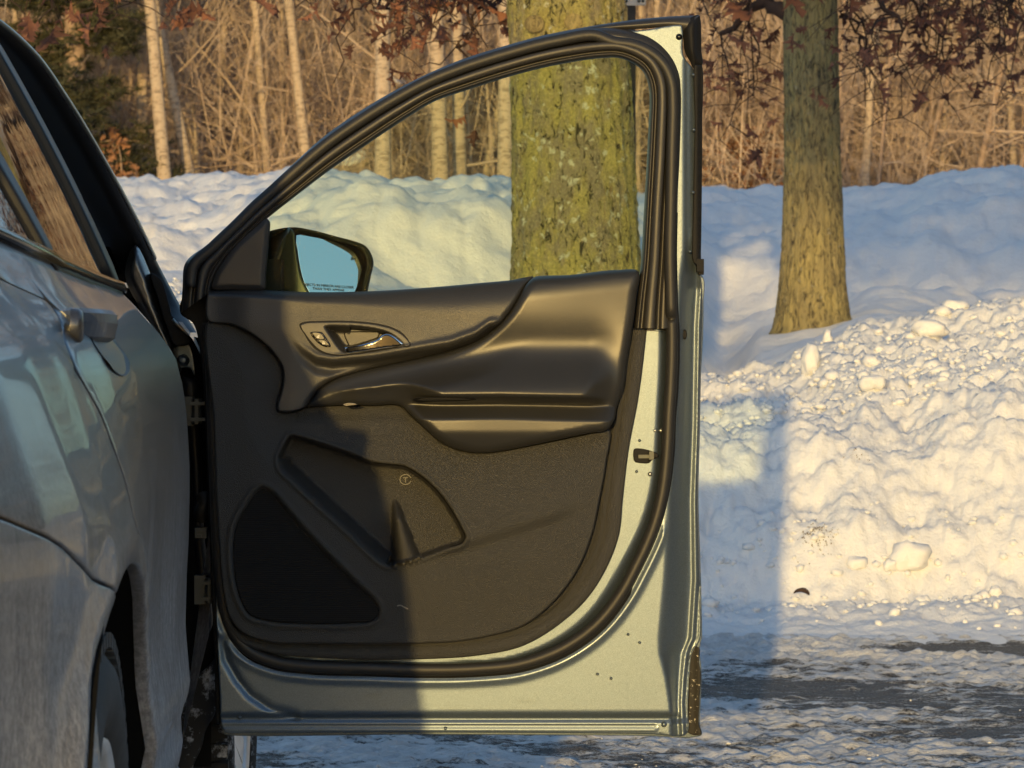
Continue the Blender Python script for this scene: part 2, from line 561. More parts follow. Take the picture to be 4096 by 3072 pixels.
def bark_moss():
    t = NT('mossy_bark'); co = t.coords(); cz = t.coords((1, 1, 0.45))
    fis = t.noise(cz, 34, 6, 0.72, 0.8); patch = t.noise(cz, 11, 6, 0.68); grit = t.noise(co, 95, 4, 0.75)
    c = t.mix(t.ramp(patch, [(0.40, 0), (0.56, 1)]), (0.34, 0.30, 0.20), (0.50, 0.455, 0.15))
    c = t.mix(t.ramp(grit, [(0.35, 0.55), (0.6, 0)]), c, (0.13, 0.12, 0.05))
    c = t.mix(t.ramp(grit, [(0.55, 0.0), (0.75, 0.6)]), c, (0.58, 0.53, 0.20))
    c = t.mix(t.ramp(fis, [(0.38, 1), (0.46, 0)]), c, (0.05, 0.047, 0.026))
    red = t.ramp(t.noise(t.coords((1, 1, 0.10)), 19, 4, 0.6, 1.2), [(0.66, 0), (0.70, 0.75)])
    c = t.mix(red, c, (0.30, 0.20, 0.10))
    vc = t.n('ShaderNodeTexVoronoi'); vc.inputs['Scale'].default_value = 21
    nc = t.n('ShaderNodeTexNoise'); nc.inputs['Scale'].default_value = 45; t.l(co, nc.inputs['Vector'])
    t.l(t.mix(0.05, co, nc.outputs['Color'], 'ADD'), vc.inputs['Vector'])
    lich = t.math('MULTIPLY', t.ramp(vc.outputs['Distance'], [(0.30, 1), (0.40, 0)]), t.ramp(t.noise(co, 14, 3), [(0.52, 0), (0.57, 1)]))
    c = t.mix(t.math('MULTIPLY', lich, t.ramp(grit, [(0.38, 0.1), (0.52, 1)])), c, (0.62, 0.64, 0.48))
    h = t.math('ADD', fis, t.math('MULTIPLY', grit, 0.7))
    return t.pbr(c, 0.9, 0, 0.15, t.bump(h, 1.0, 0.03))
M['bark_moss'] = bark_moss()
def bark_grey():
    t = NT('oak_bark'); co = t.coords()
    fis = t.noise(t.coords((1, 1, 0.32)), 40, 6, 0.72, 0.9)
    c = t.mix(t.noise(t.coords((1, 1, 0.6)), 7, 4), (0.20, 0.17, 0.115), (0.42, 0.355, 0.13))  # olive bark patches, contrast raised to paint in dappled sunlight
    c = t.mix(t.ramp(fis, [(0.36, 1), (0.52, 0)]), c, (0.05, 0.043, 0.034))
    lich = t.ramp(t.noise(co, 22, 4, 0.7), [(0.62, 0), (0.7, 0.6)])
    c = t.mix(lich, c, (0.33, 0.32, 0.26))
    return t.pbr(c, 0.9, 0, 0.2, t.bump(fis, 1.0, 0.025))
M['bark_grey'] = bark_grey()
def pale_bark():
    t = NT('pale_bark'); co = t.coords()
    ring = t.noise(t.coords((1, 1, 5)), 7, 4, 0.6)
    c = t.mix(t.noise(co, 2.2, 3), (0.33, 0.265, 0.195), (0.46, 0.375, 0.28))
    c = t.mix(t.ramp(ring, [(0.40, 0.85), (0.50, 0)]), c, (0.20, 0.155, 0.115))
    return t.pbr(c, 0.85, 0, 0.2, t.bump(ring, 0.5, 0.02))
M['pale_bark'] = pale_bark()
M['brown_bark'] = plain('brown_bark', (0.29, 0.215, 0.16), 0.9, spec=0.1, var=0.35, vscale=3)
def twig_mat():
    t = NT('twig'); co = t.coords()
    c = t.ramp(t.noise(t.coords((1, 0.4, 1)), 1.1, 5, 0.7), [(0.30, (0.19, 0.14, 0.105)), (0.46, (0.45, 0.345, 0.265)), (0.64, (0.62, 0.50, 0.39))])
    return t.pbr(c, 0.9, 0, 0.1)
M['twig'] = twig_mat()
M['far_twig'] = plain('far_twig', (0.20, 0.155, 0.125), 0.9, spec=0.1, var=0.5, vscale=0.7)  # darker than the near twigs, painting shaded depth into the woods
M['twig_dark'] = plain('dark_twig', (0.06, 0.04, 0.032), 0.85, spec=0.1, var=0.3, vscale=6)
def leaf_mat(name, c1, c2, c3):
    t = NT(name)
    oi = t.n('ShaderNodeObjectInfo'); co = t.coords()
    k = t.math('ADD', t.math('MULTIPLY', oi.outputs['Random'], 0.5), t.math('MULTIPLY', t.noise(co, 3.0, 2), 0.5))
    c = t.ramp(k, [(0.25, c1), (0.5, c2), (0.8, c3)])
    df = t.n('ShaderNodeBsdfDiffuse'); tl = t.n('ShaderNodeBsdfTranslucent'); mx = t.n('ShaderNodeMixShader')
    mx.inputs[0].default_value = 0.3
    t.l(c, df.inputs[0]); t.l(c, tl.inputs[0]); t.l(df.outputs[0], mx.inputs[1]); t.l(tl.outputs[0], mx.inputs[2])
    t.l(mx.outputs[0], t.out.inputs[0]); return t.m
M['oak_leaf'] = leaf_mat('oak_leaf', (0.10, 0.055, 0.045), (0.20, 0.10, 0.072), (0.36, 0.17, 0.095))
M['orange_leaf'] = leaf_mat('orange_leaf', (0.22, 0.12, 0.07), (0.29, 0.155, 0.085), (0.38, 0.21, 0.115))
M['needle'] = leaf_mat('pine_needle', (0.06, 0.065, 0.038), (0.10, 0.10, 0.06), (0.15, 0.145, 0.085))
M['sign'] = plain('galvanised', (0.45, 0.46, 0.47), 0.45, 0.6)
M['post'] = plain('dark_post', (0.045, 0.037, 0.03), 0.7)
M['pale_twig'] = plain('pale_twig', (0.42, 0.33, 0.25), 0.9, spec=0.1, var=0.3, vscale=1.5)
M['scar'] = plain('pruning_scar', (0.20, 0.145, 0.075), 0.9, spec=0.1, var=0.3, vscale=60)
M['dull_steel'] = plain('primed_steel', (0.055, 0.06, 0.058), 0.5, 0.5)
M['grit'] = plain('road_grit', (0.13, 0.10, 0.065), 0.9, spec=0.1, var=0.4)
def flecked():
    t = NT('flecked_cladding'); co = t.coords()
    f = t.ramp(t.noise(co, 160, 4, 0.7), [(0.60, 0), (0.66, 0.9)])
    return t.pbr(t.mix(f, (0.03, 0.028, 0.024), (0.5, 0.47, 0.4)), 0.7, 0, 0.2)
M['flecked'] = flecked()

# ------------------------------------------------------------------ the land: ploughed snow, icy lot
_perm = np.random.default_rng(11).permutation(65536)
def _hash(i, j, k):
    return _perm[(_perm[(_perm[(i & 65535)] + j) & 65535] + k) & 65535]
def gnoise(x, y, seed=0.0):
    """2-D gradient noise on arrays, about -1..1."""
    x, y = np.broadcast_arrays(np.asarray(x, float), np.asarray(y, float))
    i = np.floor(x).astype(int); j = np.floor(y).astype(int); u = x - i; v = y - j
    sd = int(seed * 131) 
    def g(di, dj):
        h = _hash(i + di, j + dj, sd) * (2 * math.pi / 65536)
        return np.cos(h) * (u - di) + np.sin(h) * (v - dj)
    fu = u * u * u * (u * (u * 6 - 15) + 10); fv = v * v * v * (v * (v * 6 - 15) + 10)
    return 1.5 * ((g(0, 0) * (1 - fu) + g(1, 0) * fu) * (1 - fv) + (g(0, 1) * (1 - fu) + g(1, 1) * fu) * fv)
def worley(x, y, seed=0.0):
    x, y = np.broadcast_arrays(np.asarray(x, float), np.asarray(y, float))
    i = np.floor(x).astype(int); j = np.floor(y).astype(int); sd = int(seed * 131)
    d1 = np.full(x.shape, 9.0); d2 = np.full(x.shape, 9.0)
    for di in (-1, 0, 1):
        for dj in (-1, 0, 1):
            px = i + di + _hash(i + di, j + dj, sd) / 65536.0; py = j + dj + _hash(i + di, j + dj, sd + 7) / 65536.0
            d = np.hypot(px - x, py - y)
            d2 = np.minimum(d2, np.maximum(d1, d)); d1 = np.minimum(d1, d)
    return d1, d2
def fbm(x, y, z=0.0, oct=4, lac=2.1, gain=0.5):
    s = 0.0; a = 1.0; f = 1.0
    for o_ in range(oct):
        s = s + a * gnoise(np.asarray(x) * f, np.asarray(y) * f, z + o_); a *= gain; f *= lac
    return s

# heights of the snow along lines of sight through columns of the photograph (surveyed), by distance
COLX = [-1500, 330, 700, 1000, 1240, 1450, 1560, 1650, 1755, 1900, 2050, 2212, 2700, 4200]
ROWY = [11.2, 11.9, 12.15, 12.5, 13.2, 14.7, 15.9, 17.2, 18.0, 19.5, 21.7, 23.2, 24.2, 25.5, 28.5, 33, 42, 60, 110]
TAB = {
 -1500: [0, 0.08, 0.3, 0.6, 0.85, 1.05, 1.15, 1.3, 1.46, 1.5, 1.7, 1.74, 1.97, 2, 2.2, 2.3, 2.5, 3.2, 5],
 330: [0, 0.08, 0.4, 0.7, 1, 1.12, 1.22, 1.34, 1.52, 1.56, 1.75, 1.8, 2.02, 2.05, 2.22, 2.32, 2.55, 3.1, 5],
 700: [0, 0.08, 0.4, 0.7, 1, 1.15, 1.25, 1.32, 1.68, 1.72, 1.8, 1.86, 2.15, 2.18, 2.2, 2.2, 2.5, 3.1, 5],
 1000: [0, 0.08, 0.38, 0.66, 0.92, 1.05, 1.15, 1.22, 1.7, 1.74, 1.84, 1.87, 2.03, 2.06, 2.1, 2.2, 2.5, 3.1, 5],
 1240: [0, 0.08, 0.38, 0.66, 0.88, 0.98, 1.02, 1.08, 1.6, 1.64, 1.8, 1.82, 1.95, 1.98, 2.05, 2.2, 2.6, 3.1, 5],
 1450: [0, 0.07, 0.34, 0.6, 0.74, 0.82, 0.76, 0.8, 0.87, 1, 1.3, 1.5, 1.71, 1.85, 2.1, 2.25, 2.75, 3.2, 5],
 1560: [0, 0.07, 0.3, 0.58, 0.7, 0.84, 0.68, 0.6, 0.642, 0.72, 0.9, 1.1, 1.52, 1.8, 2.14, 2.3, 2.8, 3.2, 5],
 1650: [0, 0.07, 0.3, 0.58, 0.72, 0.9, 0.8, 0.9, 0.94, 1.0, 1, 1.15, 1.54, 1.8, 2.14, 2.3, 2.8, 3.2, 5],
 1755: [0, 0.07, 0.3, 0.6, 0.74, 0.96, 0.92, 0.96, 1.0, 1.03, 1.05, 1.15, 1.57, 1.85, 2.14, 2.3, 2.78, 3.2, 5],
 1900: [0, 0.08, 0.34, 0.62, 0.8, 1.06, 1.02, 1.07, 1.123, 1.1, 1.3, 1.2, 1.62, 1.9, 2.2, 2.3, 2.6, 3.2, 5],
 2050: [0, 0.08, 0.36, 0.64, 0.84, 1.11, 1.04, 1.05, 1.078, 1.13, 1.22, 1.25, 1.7, 2, 2.32, 2.34, 2.6, 3.2, 5],
 2212: [0, 0.08, 0.36, 0.66, 0.88, 1.15, 1.08, 1.04, 1.033, 1.02, 1.05, 1.3, 1.75, 2.05, 2.37, 2.38, 2.6, 3.2, 5],
 2700: [0, 0.08, 0.36, 0.66, 0.9, 1.15, 1.08, 1.04, 1.026, 1, 1.05, 1.3, 1.72, 2, 2.3, 2.3, 2.6, 3.2, 5],
 4200: [0, 0.08, 0.3, 0.6, 0.8, 1, 1, 1, 1, 1, 1.05, 1.2, 1.56, 1.8, 2.1, 2.2, 2.6, 3.2, 5],
}
COLA = np.array([(c - 1106) / 7400.0 for c in COLX])
GRID = np.array([TAB[c] for c in COLX])           # columns x rows
def base_height(a, Y):
    """a = X/Y, vectorised; smooth in both directions."""
    a = np.atleast_1d(np.asarray(a, float)); Y = np.atleast_1d(np.asarray(Y, float))
    def loc(v, knots):
        v = np.clip(v, knots[0], knots[-1] - 1e-9)
        i = np.clip(np.searchsorted(knots, v, 'right') - 1, 0, len(knots) - 2)
        t = (v - knots[i]) / (knots[i + 1] - knots[i])
        return i, t
    i, t = loc(a, COLA); j, u = loc(Y, np.array(ROWY))
    t = t * t * (3 - 2 * t)
    us = u * 0.45 + 0.55 * (u * u * (3 - 2 * u))
    z = (GRID[i, j] * (1 - t) + GRID[i + 1, j] * t) * (1 - us) + (GRID[i, j + 1] * (1 - t) + GRID[i + 1, j + 1] * t) * us
    return z

def clumps(x, y, s, seed):
    """Rounded lumps with creases between them."""
    x = np.asarray(x) * s; y = np.asarray(y) * s
    wx = x + 0.35 * gnoise(x * .9, y * .9, seed + 2); wy = y + 0.35 * gnoise(x * .9, y * .9, seed + 3)
    d1, d2 = worley(wx, wy, seed)
    return np.maximum(0.0, 1.0 - d1 * 1.3) ** 0.8 - 0.30 * np.maximum(0.0, 1 - (d2 - d1) * 6)

def land_height(X, Y, lump=True):
    X = np.asarray(X, float); Y = np.asarray(Y, float)
    z = base_height(X / Y, Y)
    z = z - 0.055 * np.exp(-((Y - 14.6) / 1.3) ** 2) * smoothstep(0.03, 0.07, X / Y)
    amp = np.clip((Y - 11.3) / 0.9, 0, 1)
    z = z + amp * 0.07 * fbm(X * 0.9, Y * 0.9, 3.0, 3)
    near = (1 - np.clip((Y - 14.9) / 1.4, 0, 1)) * amp
    far = np.clip((Y - 15.5) / 3, 0, 1)
    sm = np.exp(-((X - 1.9) / 1.2) ** 2 - ((Y - 19.3) / 3.0) ** 2)     # smooth drift round the second tree
    cut = np.exp(-((Y - 12.35) / 0.30) ** 2)                          # smoother ploughed face
    z = z + near * (0.045 * clumps(X, Y * 0.9, 2.6, 1.0) + 0.024 * clumps(X, Y, 6.5, 5.0) * (1 - 0.5 * cut) + 0.020 * clumps(X, Y, 15.0, 9.0) * (1 - 0.5 * cut) + 0.010 * clumps(X, Y, 34.0, 31.0))
    z = z + near * (0.035 * fbm(X * 3.1, Y * 2.0, 8.0, 3) - 0.05 * np.abs(fbm(X * 2.3, Y * 3.1, 41.0, 4)) + 0.012 * fbm(X * 19, Y * 19, 43.0, 3))
    z = z + far * (1 - sm) * (0.10 * fbm(X * 0.8, Y * 0.6, 12.0, 3) + (0.03 + 0.05 * smoothstep(1.2, 0.2, X)) * clumps(X, Y, 1.7, 13.0) + (0.014 + 0.026 * smoothstep(1.2, 0.2, X)) * clumps(X, Y, 4.5, 17.0) - 0.07 * np.abs(fbm(X * 1.3, Y * 1.6, 51.0, 4)) + 0.012 * fbm(X * 9, Y * 9, 53.0, 3))
    z = z + far * sm * 0.012 * fbm(X * 2.0, Y * 4.0, 21.0, 2)
    return z
def land_z(x, y): return float(np.ravel(land_height(x, y))[0])

def build_land():
    cols = np.concatenate([np.linspace(-0.75, -0.17, 60)[:-1], np.linspace(-0.17, 0.17, 520), np.linspace(0.17, 0.6, 45)[1:]])
    rows = np.concatenate([np.linspace(11.15, 15.2, 250)[:-1], np.linspace(15.2, 20, 90)[:-1], np.linspace(20, 30, 110)[:-1], np.geomspace(30, 110, 50)])
    A, R = np.meshgrid(cols, rows)
    X = (A * R).ravel(); Y = R.ravel()
    out = land_height(X, Y)
    # the foot of the bank meets the lot without a step
    out = np.where(Y < 11.35, out * 0 - 0.012 + 0.03 * np.clip((Y - 11.15) / .2, 0, 1), out)
    nc, nr = len(cols), len(rows)
    idx = np.arange(nc * nr).reshape(nr, nc)
    T = np.stack([idx[:-1, :-1], idx[:-1, 1:], idx[1:, 1:], idx[1:, :-1]], -1).reshape(-1, 4)
    o = np_mesh('snow_bank', np.stack([X, Y, out], 1), T, M['snow'])
    tag(o, 'long lumpy bank of ploughed snow behind the car', 'snow bank', kind='structure')
    return o
build_land()

def lot_mask(X, Y):
    """Where packed snow covers the asphalt (1) or it lies bare (0)."""
    b = np.interp(Y, [0, 6, 8.0, 8.6, 9.2, 9.7, 10.1, 10.5, 10.9, 11.3, 12], [.6, .62, .70, .66, .60, .56, .57, .70, .88, .98, 1.1])
    v = b + 0.34 * fbm(X * 1.1 + 7, Y * 1.4, 2.0, 4) + 0.20 * fbm(X * 4.5, Y * 7.0, 6.0, 3)
    # bare patches; the nearer dip also paints in the open door's shadow
    v = v - 1.1 * np.exp(-(((X - 1.55) / 0.50) ** 2 + ((Y - 11.02) / 0.20) ** 2) ** 1.5)
    v = v - 0.16 * np.exp(-(((X - 0.78) / 0.34) ** 2 + ((Y - 9.85) / 0.42) ** 2) ** 1.5)
    v = v + 0.25 * np.exp(-((X - 0.9) / 1.6) ** 2 - ((Y - 10.75) / 0.16) ** 2)
    return np.clip(v, 0.30, 1.2)

def build_lot():
    xs = np.concatenate([np.linspace(-60, -3, 12)[:-1], np.linspace(-3, -1.3, 40)[:-1], np.linspace(-1.3, 2.4, 380), np.linspace(2.4, 60, 30)[1:]])
    ys = np.concatenate([np.linspace(-80, 0, 18)[:-1], np.linspace(0, 7.6, 60)[:-1], np.linspace(7.6, 11.9, 420)])
    Xg, Yg = np.meshgrid(xs, ys)
    X, Y = Xg.ravel(), Yg.ravel()
    S = lot_mask(X, Y).astype(np.float32)
    m = S * (Y > 7.0) * (X > -1.5) * (X < 2.6)
    Z = np.maximum(0, 0.012 * np.maximum(0, m - 0.25) + 0.020 * np.maximum(0, m - .1) * (fbm(X * 16, Y * 16, 4.0, 3) + 0.15))
    nc, nr = len(xs), len(ys)
    idx = np.arange(nc * nr).reshape(nr, nc)
    T = np.stack([idx[:-1, :-1], idx[:-1, 1:], idx[1:, 1:], idx[1:, :-1]], -1).reshape(-1, 4)
    o = np_mesh('parking_lot', np.stack([X, Y, Z], 1), T, M['ground'])
    at = o.data.attributes.new('snow', 'FLOAT', 'POINT')
    at.data.foreach_set('value', S)
    tag(o, 'icy asphalt lot with packed snow and bare dark patches', 'ground', kind='structure')
build_lot()

# snow clods
def clod_shape(seed, sub=2, block=0.65):
    bm = bmesh.new(); bmesh.ops.create_icosphere(bm, subdivisions=sub, radius=1.0)
    for v in bm.verts:
        n = v.co.normalized()
        k = 1 + 0.30 * noise.noise(n * 1.3 + Vector((seed * 7.1, 0, 0))) + 0.16 * noise.noise(n * 3.1 + Vector((0, seed * 3.3, 0)))
        d = noise.voronoi(n * 1.6 + Vector((seed, seed, 0)))[0]
        bl = n / max(abs(n.x), abs(n.y), abs(n.z)) ** block      # broken, blocky rather than round
        v.co = bl * (k - 0.10 * max(0, 1 - (d[1] - d[0]) * 5)) * 0.85
    V = np.array([tuple(v.co) for v in bm.verts]); Fc = np.array([[q.index for q in f.verts] for f in bm.faces])
    bm.free(); return V, Fc
CLODS = [clod_shape(k, 2) for k in range(6)]
SMALL = [clod_shape(k + 20, 1) for k in range(10)]
def rot_np(r):
    a, b, c = r.uniform(0, 6.28, 3)
    return np.array((Matrix.Rotation(a, 3, 'X') @ Matrix.Rotation(b, 3, 'Y') @ Matrix.Rotation(c, 3, 'Z')))
def scatter_clods():
    r = np.random.default_rng(3)
    P = []
    def many(n, ys, amax, mu, sg, lo, hi, flat):
        y = ys(n); x = r.uniform(-amax, amax, n) * y
        sz = np.clip(r.lognormal(mu, sg, n), lo, hi)
        return x, y, sz, np.full(n, flat)
    P.append(many(4200, lambda n: np.minimum(12.9 + np.abs(r.normal(0, 0.9, n)), 15.4), .17, -4.75, .6, .004, .045, .7))   # rubble up the bank
    P.append(many(700, lambda n: r.normal(11.9, 0.16, n), .17, -4.6, .55, .004, .035, .75))                                 # apron at the foot
    x, y, sz, fl = many(260, lambda n: 7.9 + 3.4 * r.random(n) ** 1.6, .17, -6.0, .5, .001, .010, .6)                             # crumbs on the lot
    ok = lot_mask(x, y) > r.uniform(.1, .6, len(x))
    P.append((x[ok], y[ok], sz[ok], fl[ok]))
    x, y, sz, fl = [np.concatenate([p[k] for p in P]) for k in range(4)]
    z = np.where(y > 11.3, land_height(x, y), 0.008) + sz * 0.12
    Vs, Fs, n = [], [], 0
    rots = [rot_np(r) for _ in range(60)]
    for k in range(len(x)):
        V, Fc = SMALL[k % len(SMALL)]
        W = (V @ rots[k % 60].T) * (sz[k] * r.uniform(.75, 1.25, 3) * np.array([1, 1, fl[k]])) + np.array([x[k], y[k], z[k]])
        Vs.append(W); Fs.append(Fc + n); n += len(V)
    o = np_mesh('snow_crumbs', np.concatenate(Vs), np.concatenate(Fs), M['clod'])
    tag(o, 'loose crumbs and small clods of snow over bank and lot', 'snow', kind='stuff')
scatter_clods()

BIG = [  # column, distance, size, squash, label
 (2905, 15.0, 0.049, (1.0, .9, 1.1), 'pointed snow clod at the near crest, beside the door edge'),
 (2960, 13.6, 0.032, (1.1, 1, .9), 'rounded snow clod in the hollow left of the ploughed crest'),
 (3240, 13.9, 0.058, (.8, .9, 1.35), 'tall snow block standing upright in the rubble below the slimmer oak'),
 (3490, 13.05, 0.049, (1.25, 1, .8), 'oval snow lump perched on the ledge of the bank face'),
 (3640, 12.02, 0.067, (1.25, .8, .95), 'biggest peaked snow block sitting at the foot of the bank'),
 (3430, 12.0, 0.035, (1.2, 1, .9), 'snow lump just left of the peaked block at the bank foot'),
 (3560, 12.0, 0.029, (1, 1, 1), 'pair-sized snow lump touching the peaked block on its left'),
 (3690, 11.85, 0.029, (1, 1, 1), 'round snow ball in front of the peaked block'),
 (3980, 11.9, 0.026, (1, 1, 1), 'round snow ball at the bank foot near the right edge'),
 (3720, 14.2, 0.058, (1.5, 1, .8), 'broad flat snow slab on the upper rubble right of centre'),
 (3820, 14.9, 0.052, (1.3, 1, .9), 'large snow slab near the crest of the rubble'),
 (3310, 14.8, 0.035, (.8, 1, 1.4), 'upright snow chip on the crest just right of the slimmer oak'),
]
for q, (cx_, Yc, s, sq, lab) in enumerate(BIG):
    V, Fc = clod_shape(q + 50, 3, 0.25)
    X = (cx_ - CX) / F * Yc
    o = np_mesh('snow_clod', V * s * np.array(sq), Fc, M['clod'])
    o.location = (X, Yc, land_z(X, Yc) + s * sq[2] * 0.45)
    tag(o, lab, 'snow clod', 'large snow clods on the bank')

# grit and a curled leaf on the lower bank
def debris():
    r = np.random.default_rng(9); Vs, Fs, n = [], [], 0
    for k in range(200):
        cx_, sy = (3270, 12.06) if k < 185 else (3430, 12.42)
        X = (cx_ - CX) / F * sy + r.normal(0, .028); Y = sy + r.normal(0, .022); s_ = r.uniform(.001, .003)
        V, Fc = SMALL[k % 6]; Vs.append(V * s_ + np.array([X, Y, land_z(X, Y) + .002])); Fs.append(Fc + n); n += len(V)
    o = np_mesh('road_grit', np.concatenate(Vs), np.concatenate(Fs), M['grit']); tag(o, 'brown road grit stuck in the foot of the snow bank', 'grit', kind='stuff')
    X = (3205 - CX) / F * 11.85; z = land_z(X, 11.85) + .03
    P = [Vector((X + .028 * math.cos(a), 11.85 + .01 * math.sin(3 * a), z + .022 * math.sin(a))) for a in np.linspace(0.2, 2.7, 10)]
    o = tube('curled_leaf', P, [.003, .006, .008, .009, .009, .008, .007, .006, .004, .002], M['twig_dark'], None, 5)
    tag(o, 'small dark curled leaf lying at the foot of the bank', 'leaf')
debris()

# ------------------------------------------------------------------ the car (root) and its open passenger door
HINGE = Vector((-0.52, 5.85, 0))
car = empty('parked_suv', (-1.2, 4.6, 0.0))
tag(car, 'silver grey salt-stained SUV with its front passenger door wide open', 'car')

A2 = lambda L: np.array(L, float)
# ---- painted inner shell: the part "front_door"; every other door piece hangs on it
FOLD_Y = [100, 900, 1100, 1300, 1700, 2000, 2320, 2550, 2615, 2710, 2810, 2870, 2950]
FOLD_X = [2752, 2748, 2722, 2712, 2700, 2676, 2656, 2634, 2637, 2663, 2680, 2684, 2684]
FLNG_X = [2776, 2772, 2790, 2778, 2772, 2762, 2766, 2752, 2726, 2716, 2710, 2712, 2716]
SEAL = [(2452, 168), (2530, 180), (2592, 205), (2640, 243), (2672, 290), (2688, 345), (2692, 420), (2688, 600), (2683, 850), (2680, 1000), (2684, 1200), (2688, 1362),
        (2684, 1520), (2676, 1651), (2666, 1832), (2648, 1976), (2616, 2100), (2582, 2186), (2545, 2262), (2488, 2368), (2378, 2504),
        (2249, 2594), (2088, 2653), (1894, 2675), (1700, 2679), (1496, 2673), (1230, 2664), (1098, 2645), (998, 2602), (932, 2527), (900, 2440), (884, 2330), (872, 2200), (864, 2000), (856, 1800), (846, 1500), (836, 1290)]
seal2 = catmull(SEAL, 25, False)
shell_outline = [(840, 1280), (846, 1600), (852, 1900), (858, 2150), (862, 2364), (872, 2629), (880, 2800), (884, 2895), (896, 2927), (1032, 2932), (1700, 2930),
                 (2300, 2933), (2605, 2937), (2735, 2943), (2752, 2925), (2752, 2850), (2758, 2700), (2770, 2610), (2796, 2566), (2803, 2540), (2803, 2414), (2797, 2194), (2791, 2000), (2797, 1723),
                 (2801, 1506), (2807, 1362), (2810, 1217), (2803, 1110), (2790, 1060), (2784, 900), (2782, 400), (2782, 290), (2735, 225), (2732, 130), (2728, 104), (2600, 116), (2500, 140), (2545, 190), (2600, 230), (2640, 290), (2655, 380), (2640, 1000), (2600, 1280), (2480, 1330), (1700, 1290), (900, 1280)]
FLI = [(2532, 1317), (2494, 1600), (2431, 2000), (2333, 2318), (2088, 2526), (1700, 2580), (1300, 2582), (1050, 2572), (905, 2464), (864, 2100), (848, 1700), (838, 1300)]
BOTL = A2([(892, 2560), (905, 2640), (950, 2720), (1000, 2780), (1080, 2835), (1180, 2862)])
def shell_h(x, y, d):
    xf = np.interp(y, FOLD_Y, FOLD_X); xg = np.interp(y, FOLD_Y, FLNG_X)
    depth = np.interp(y, [0, 950, 1150, 2600, 2900], [0.010, 0.010, 0.052, 0.050, 0.035])
    t = np.clip((x - xf) / np.maximum(xg - xf, 1), 0, 1)
    w = -depth * (t * t * (3 - 2 * t)) ** 0.8
    w = w + 0.006 * np.exp(-((x - (xg + 16)) / 7.0) ** 2) * (x > xg)          # hem bead
    w = w - 0.004 * np.exp(-((x - (xg + 34)) / 4.0) ** 2)
    # channel along the inner side of the seal
    Q = np.stack([x, y], 1)
    near = (y > 1250)
    ds = np.full(len(x), 999.0)
    if near.any(): ds[near] = seg_dist(Q[near], seal2, False)
    trimside = inside(Q, np.vstack([seal2, [[900, 1200]]]))
    lim = np.interp(x, [1200, 2000, 2450, 2620], [20, 26, 62, 48])
    ch = np.where(trimside & near, 1 - smoothstep(10, lim, ds), 0)
    w = w - 0.026 * ch
    w = w + np.where(~trimside & near & (x < 2660), 0.004 * np.exp(-((ds - 50) / 12) ** 2), 0)
    # pressed groove and hem along the bottom
    w = w - 0.012 * smoothstep(2850, 2872, y) * (1 - smoothstep(2690, 2720, x)) + 0.004 * smoothstep(2878, 2890, y)
    w = w - 0.003 * np.exp(-((y - 2908) / 3.0) ** 2) * (x < 2625)
    w = w + 0.003 * np.exp(-((y - 2917) / 4.0) ** 2) * (x < 2625)
    # arc pressed in the forward lower corner
    db = seg_dist(Q, BOTL, False)
    w = w - 0.006 * np.exp(-(db / 14.0) ** 2)
    w = w - 0.03 * smoothstep(20, 60, np.where(inside(Q, catmull(FLI, 40)), seg_dist(Q, A2(FLI)), 0))
    # upper strip: rolled ridge
    up = 1 - smoothstep(1000, 1120, y)
    w = w - up * 0.006 * smoothstep(2736, 2748, x) + up * 0.004 * np.exp(-((x - 2765) / 9.0) ** 2)
    return w
front_door = sheet('front_door', shell_outline, shell_h, M['shell_paint'], car, grid=9, rim=5, rim_w=0.003, back=-0.062, step=7)
front_door['label'] = 'open front passenger door, silver painted inner shell with dark trim'
FD = front_door

# outer skin seen from behind and at the edges
skin = [(836, 1262), (846, 1700), (856, 2150), (872, 2629), (880, 2900), (896, 2936), (1700, 2938), (2605, 2944), (2766, 2950), (2808, 2938), (2800, 2905), (2806, 2685), (2799, 2590), (2807, 2549),
        (2806, 2414), (2800, 2194), (2794, 2000), (2800, 1723), (2804, 1506), (2811, 1362), (2814, 1217), (2807, 1101), (2700, 1085), (2300, 1112), (1700, 1165), (1200, 1180), (840, 1170)]
o = sheet('outer_skin', skin, lambda x, y, d: -0.064 + 0 * x, M['shell_paint'], FD, grid=60, rim=3, rim_w=0.001, back=-0.075, step=12)
# bulged outside face
bul = sheet('outer_panel', skin, lambda x, y, d: 0.055 * np.clip(d / 400, 0, 1) ** 0.6, M['body_paint'], FD, grid=60, rim=0, back=None, step=20,
            mapf=lambda x, y, w: door_map(x, y, -0.076 - w), flip=True)
# lower corner cover: dark cladding flap showing at the rear bottom edge
clad = [(2760, 2600), (2785, 2585), (2798, 2592), (2796, 2650), (2803, 2690), (2798, 2800), (2796, 2900), (2806, 2936), (2770, 2940), (2752, 2930), (2752, 2850), (2757, 2700)]
o = sheet('lower_cladding', clad, lambda x, y, d: -0.052 + 0.006 * smoothstep(2775, 2795, x), M['flecked'], FD, grid=10, rim=4, rim_w=0.003, back=-0.08)
o['label'] = 'dark salt-flecked cladding end at the lower rear corner'

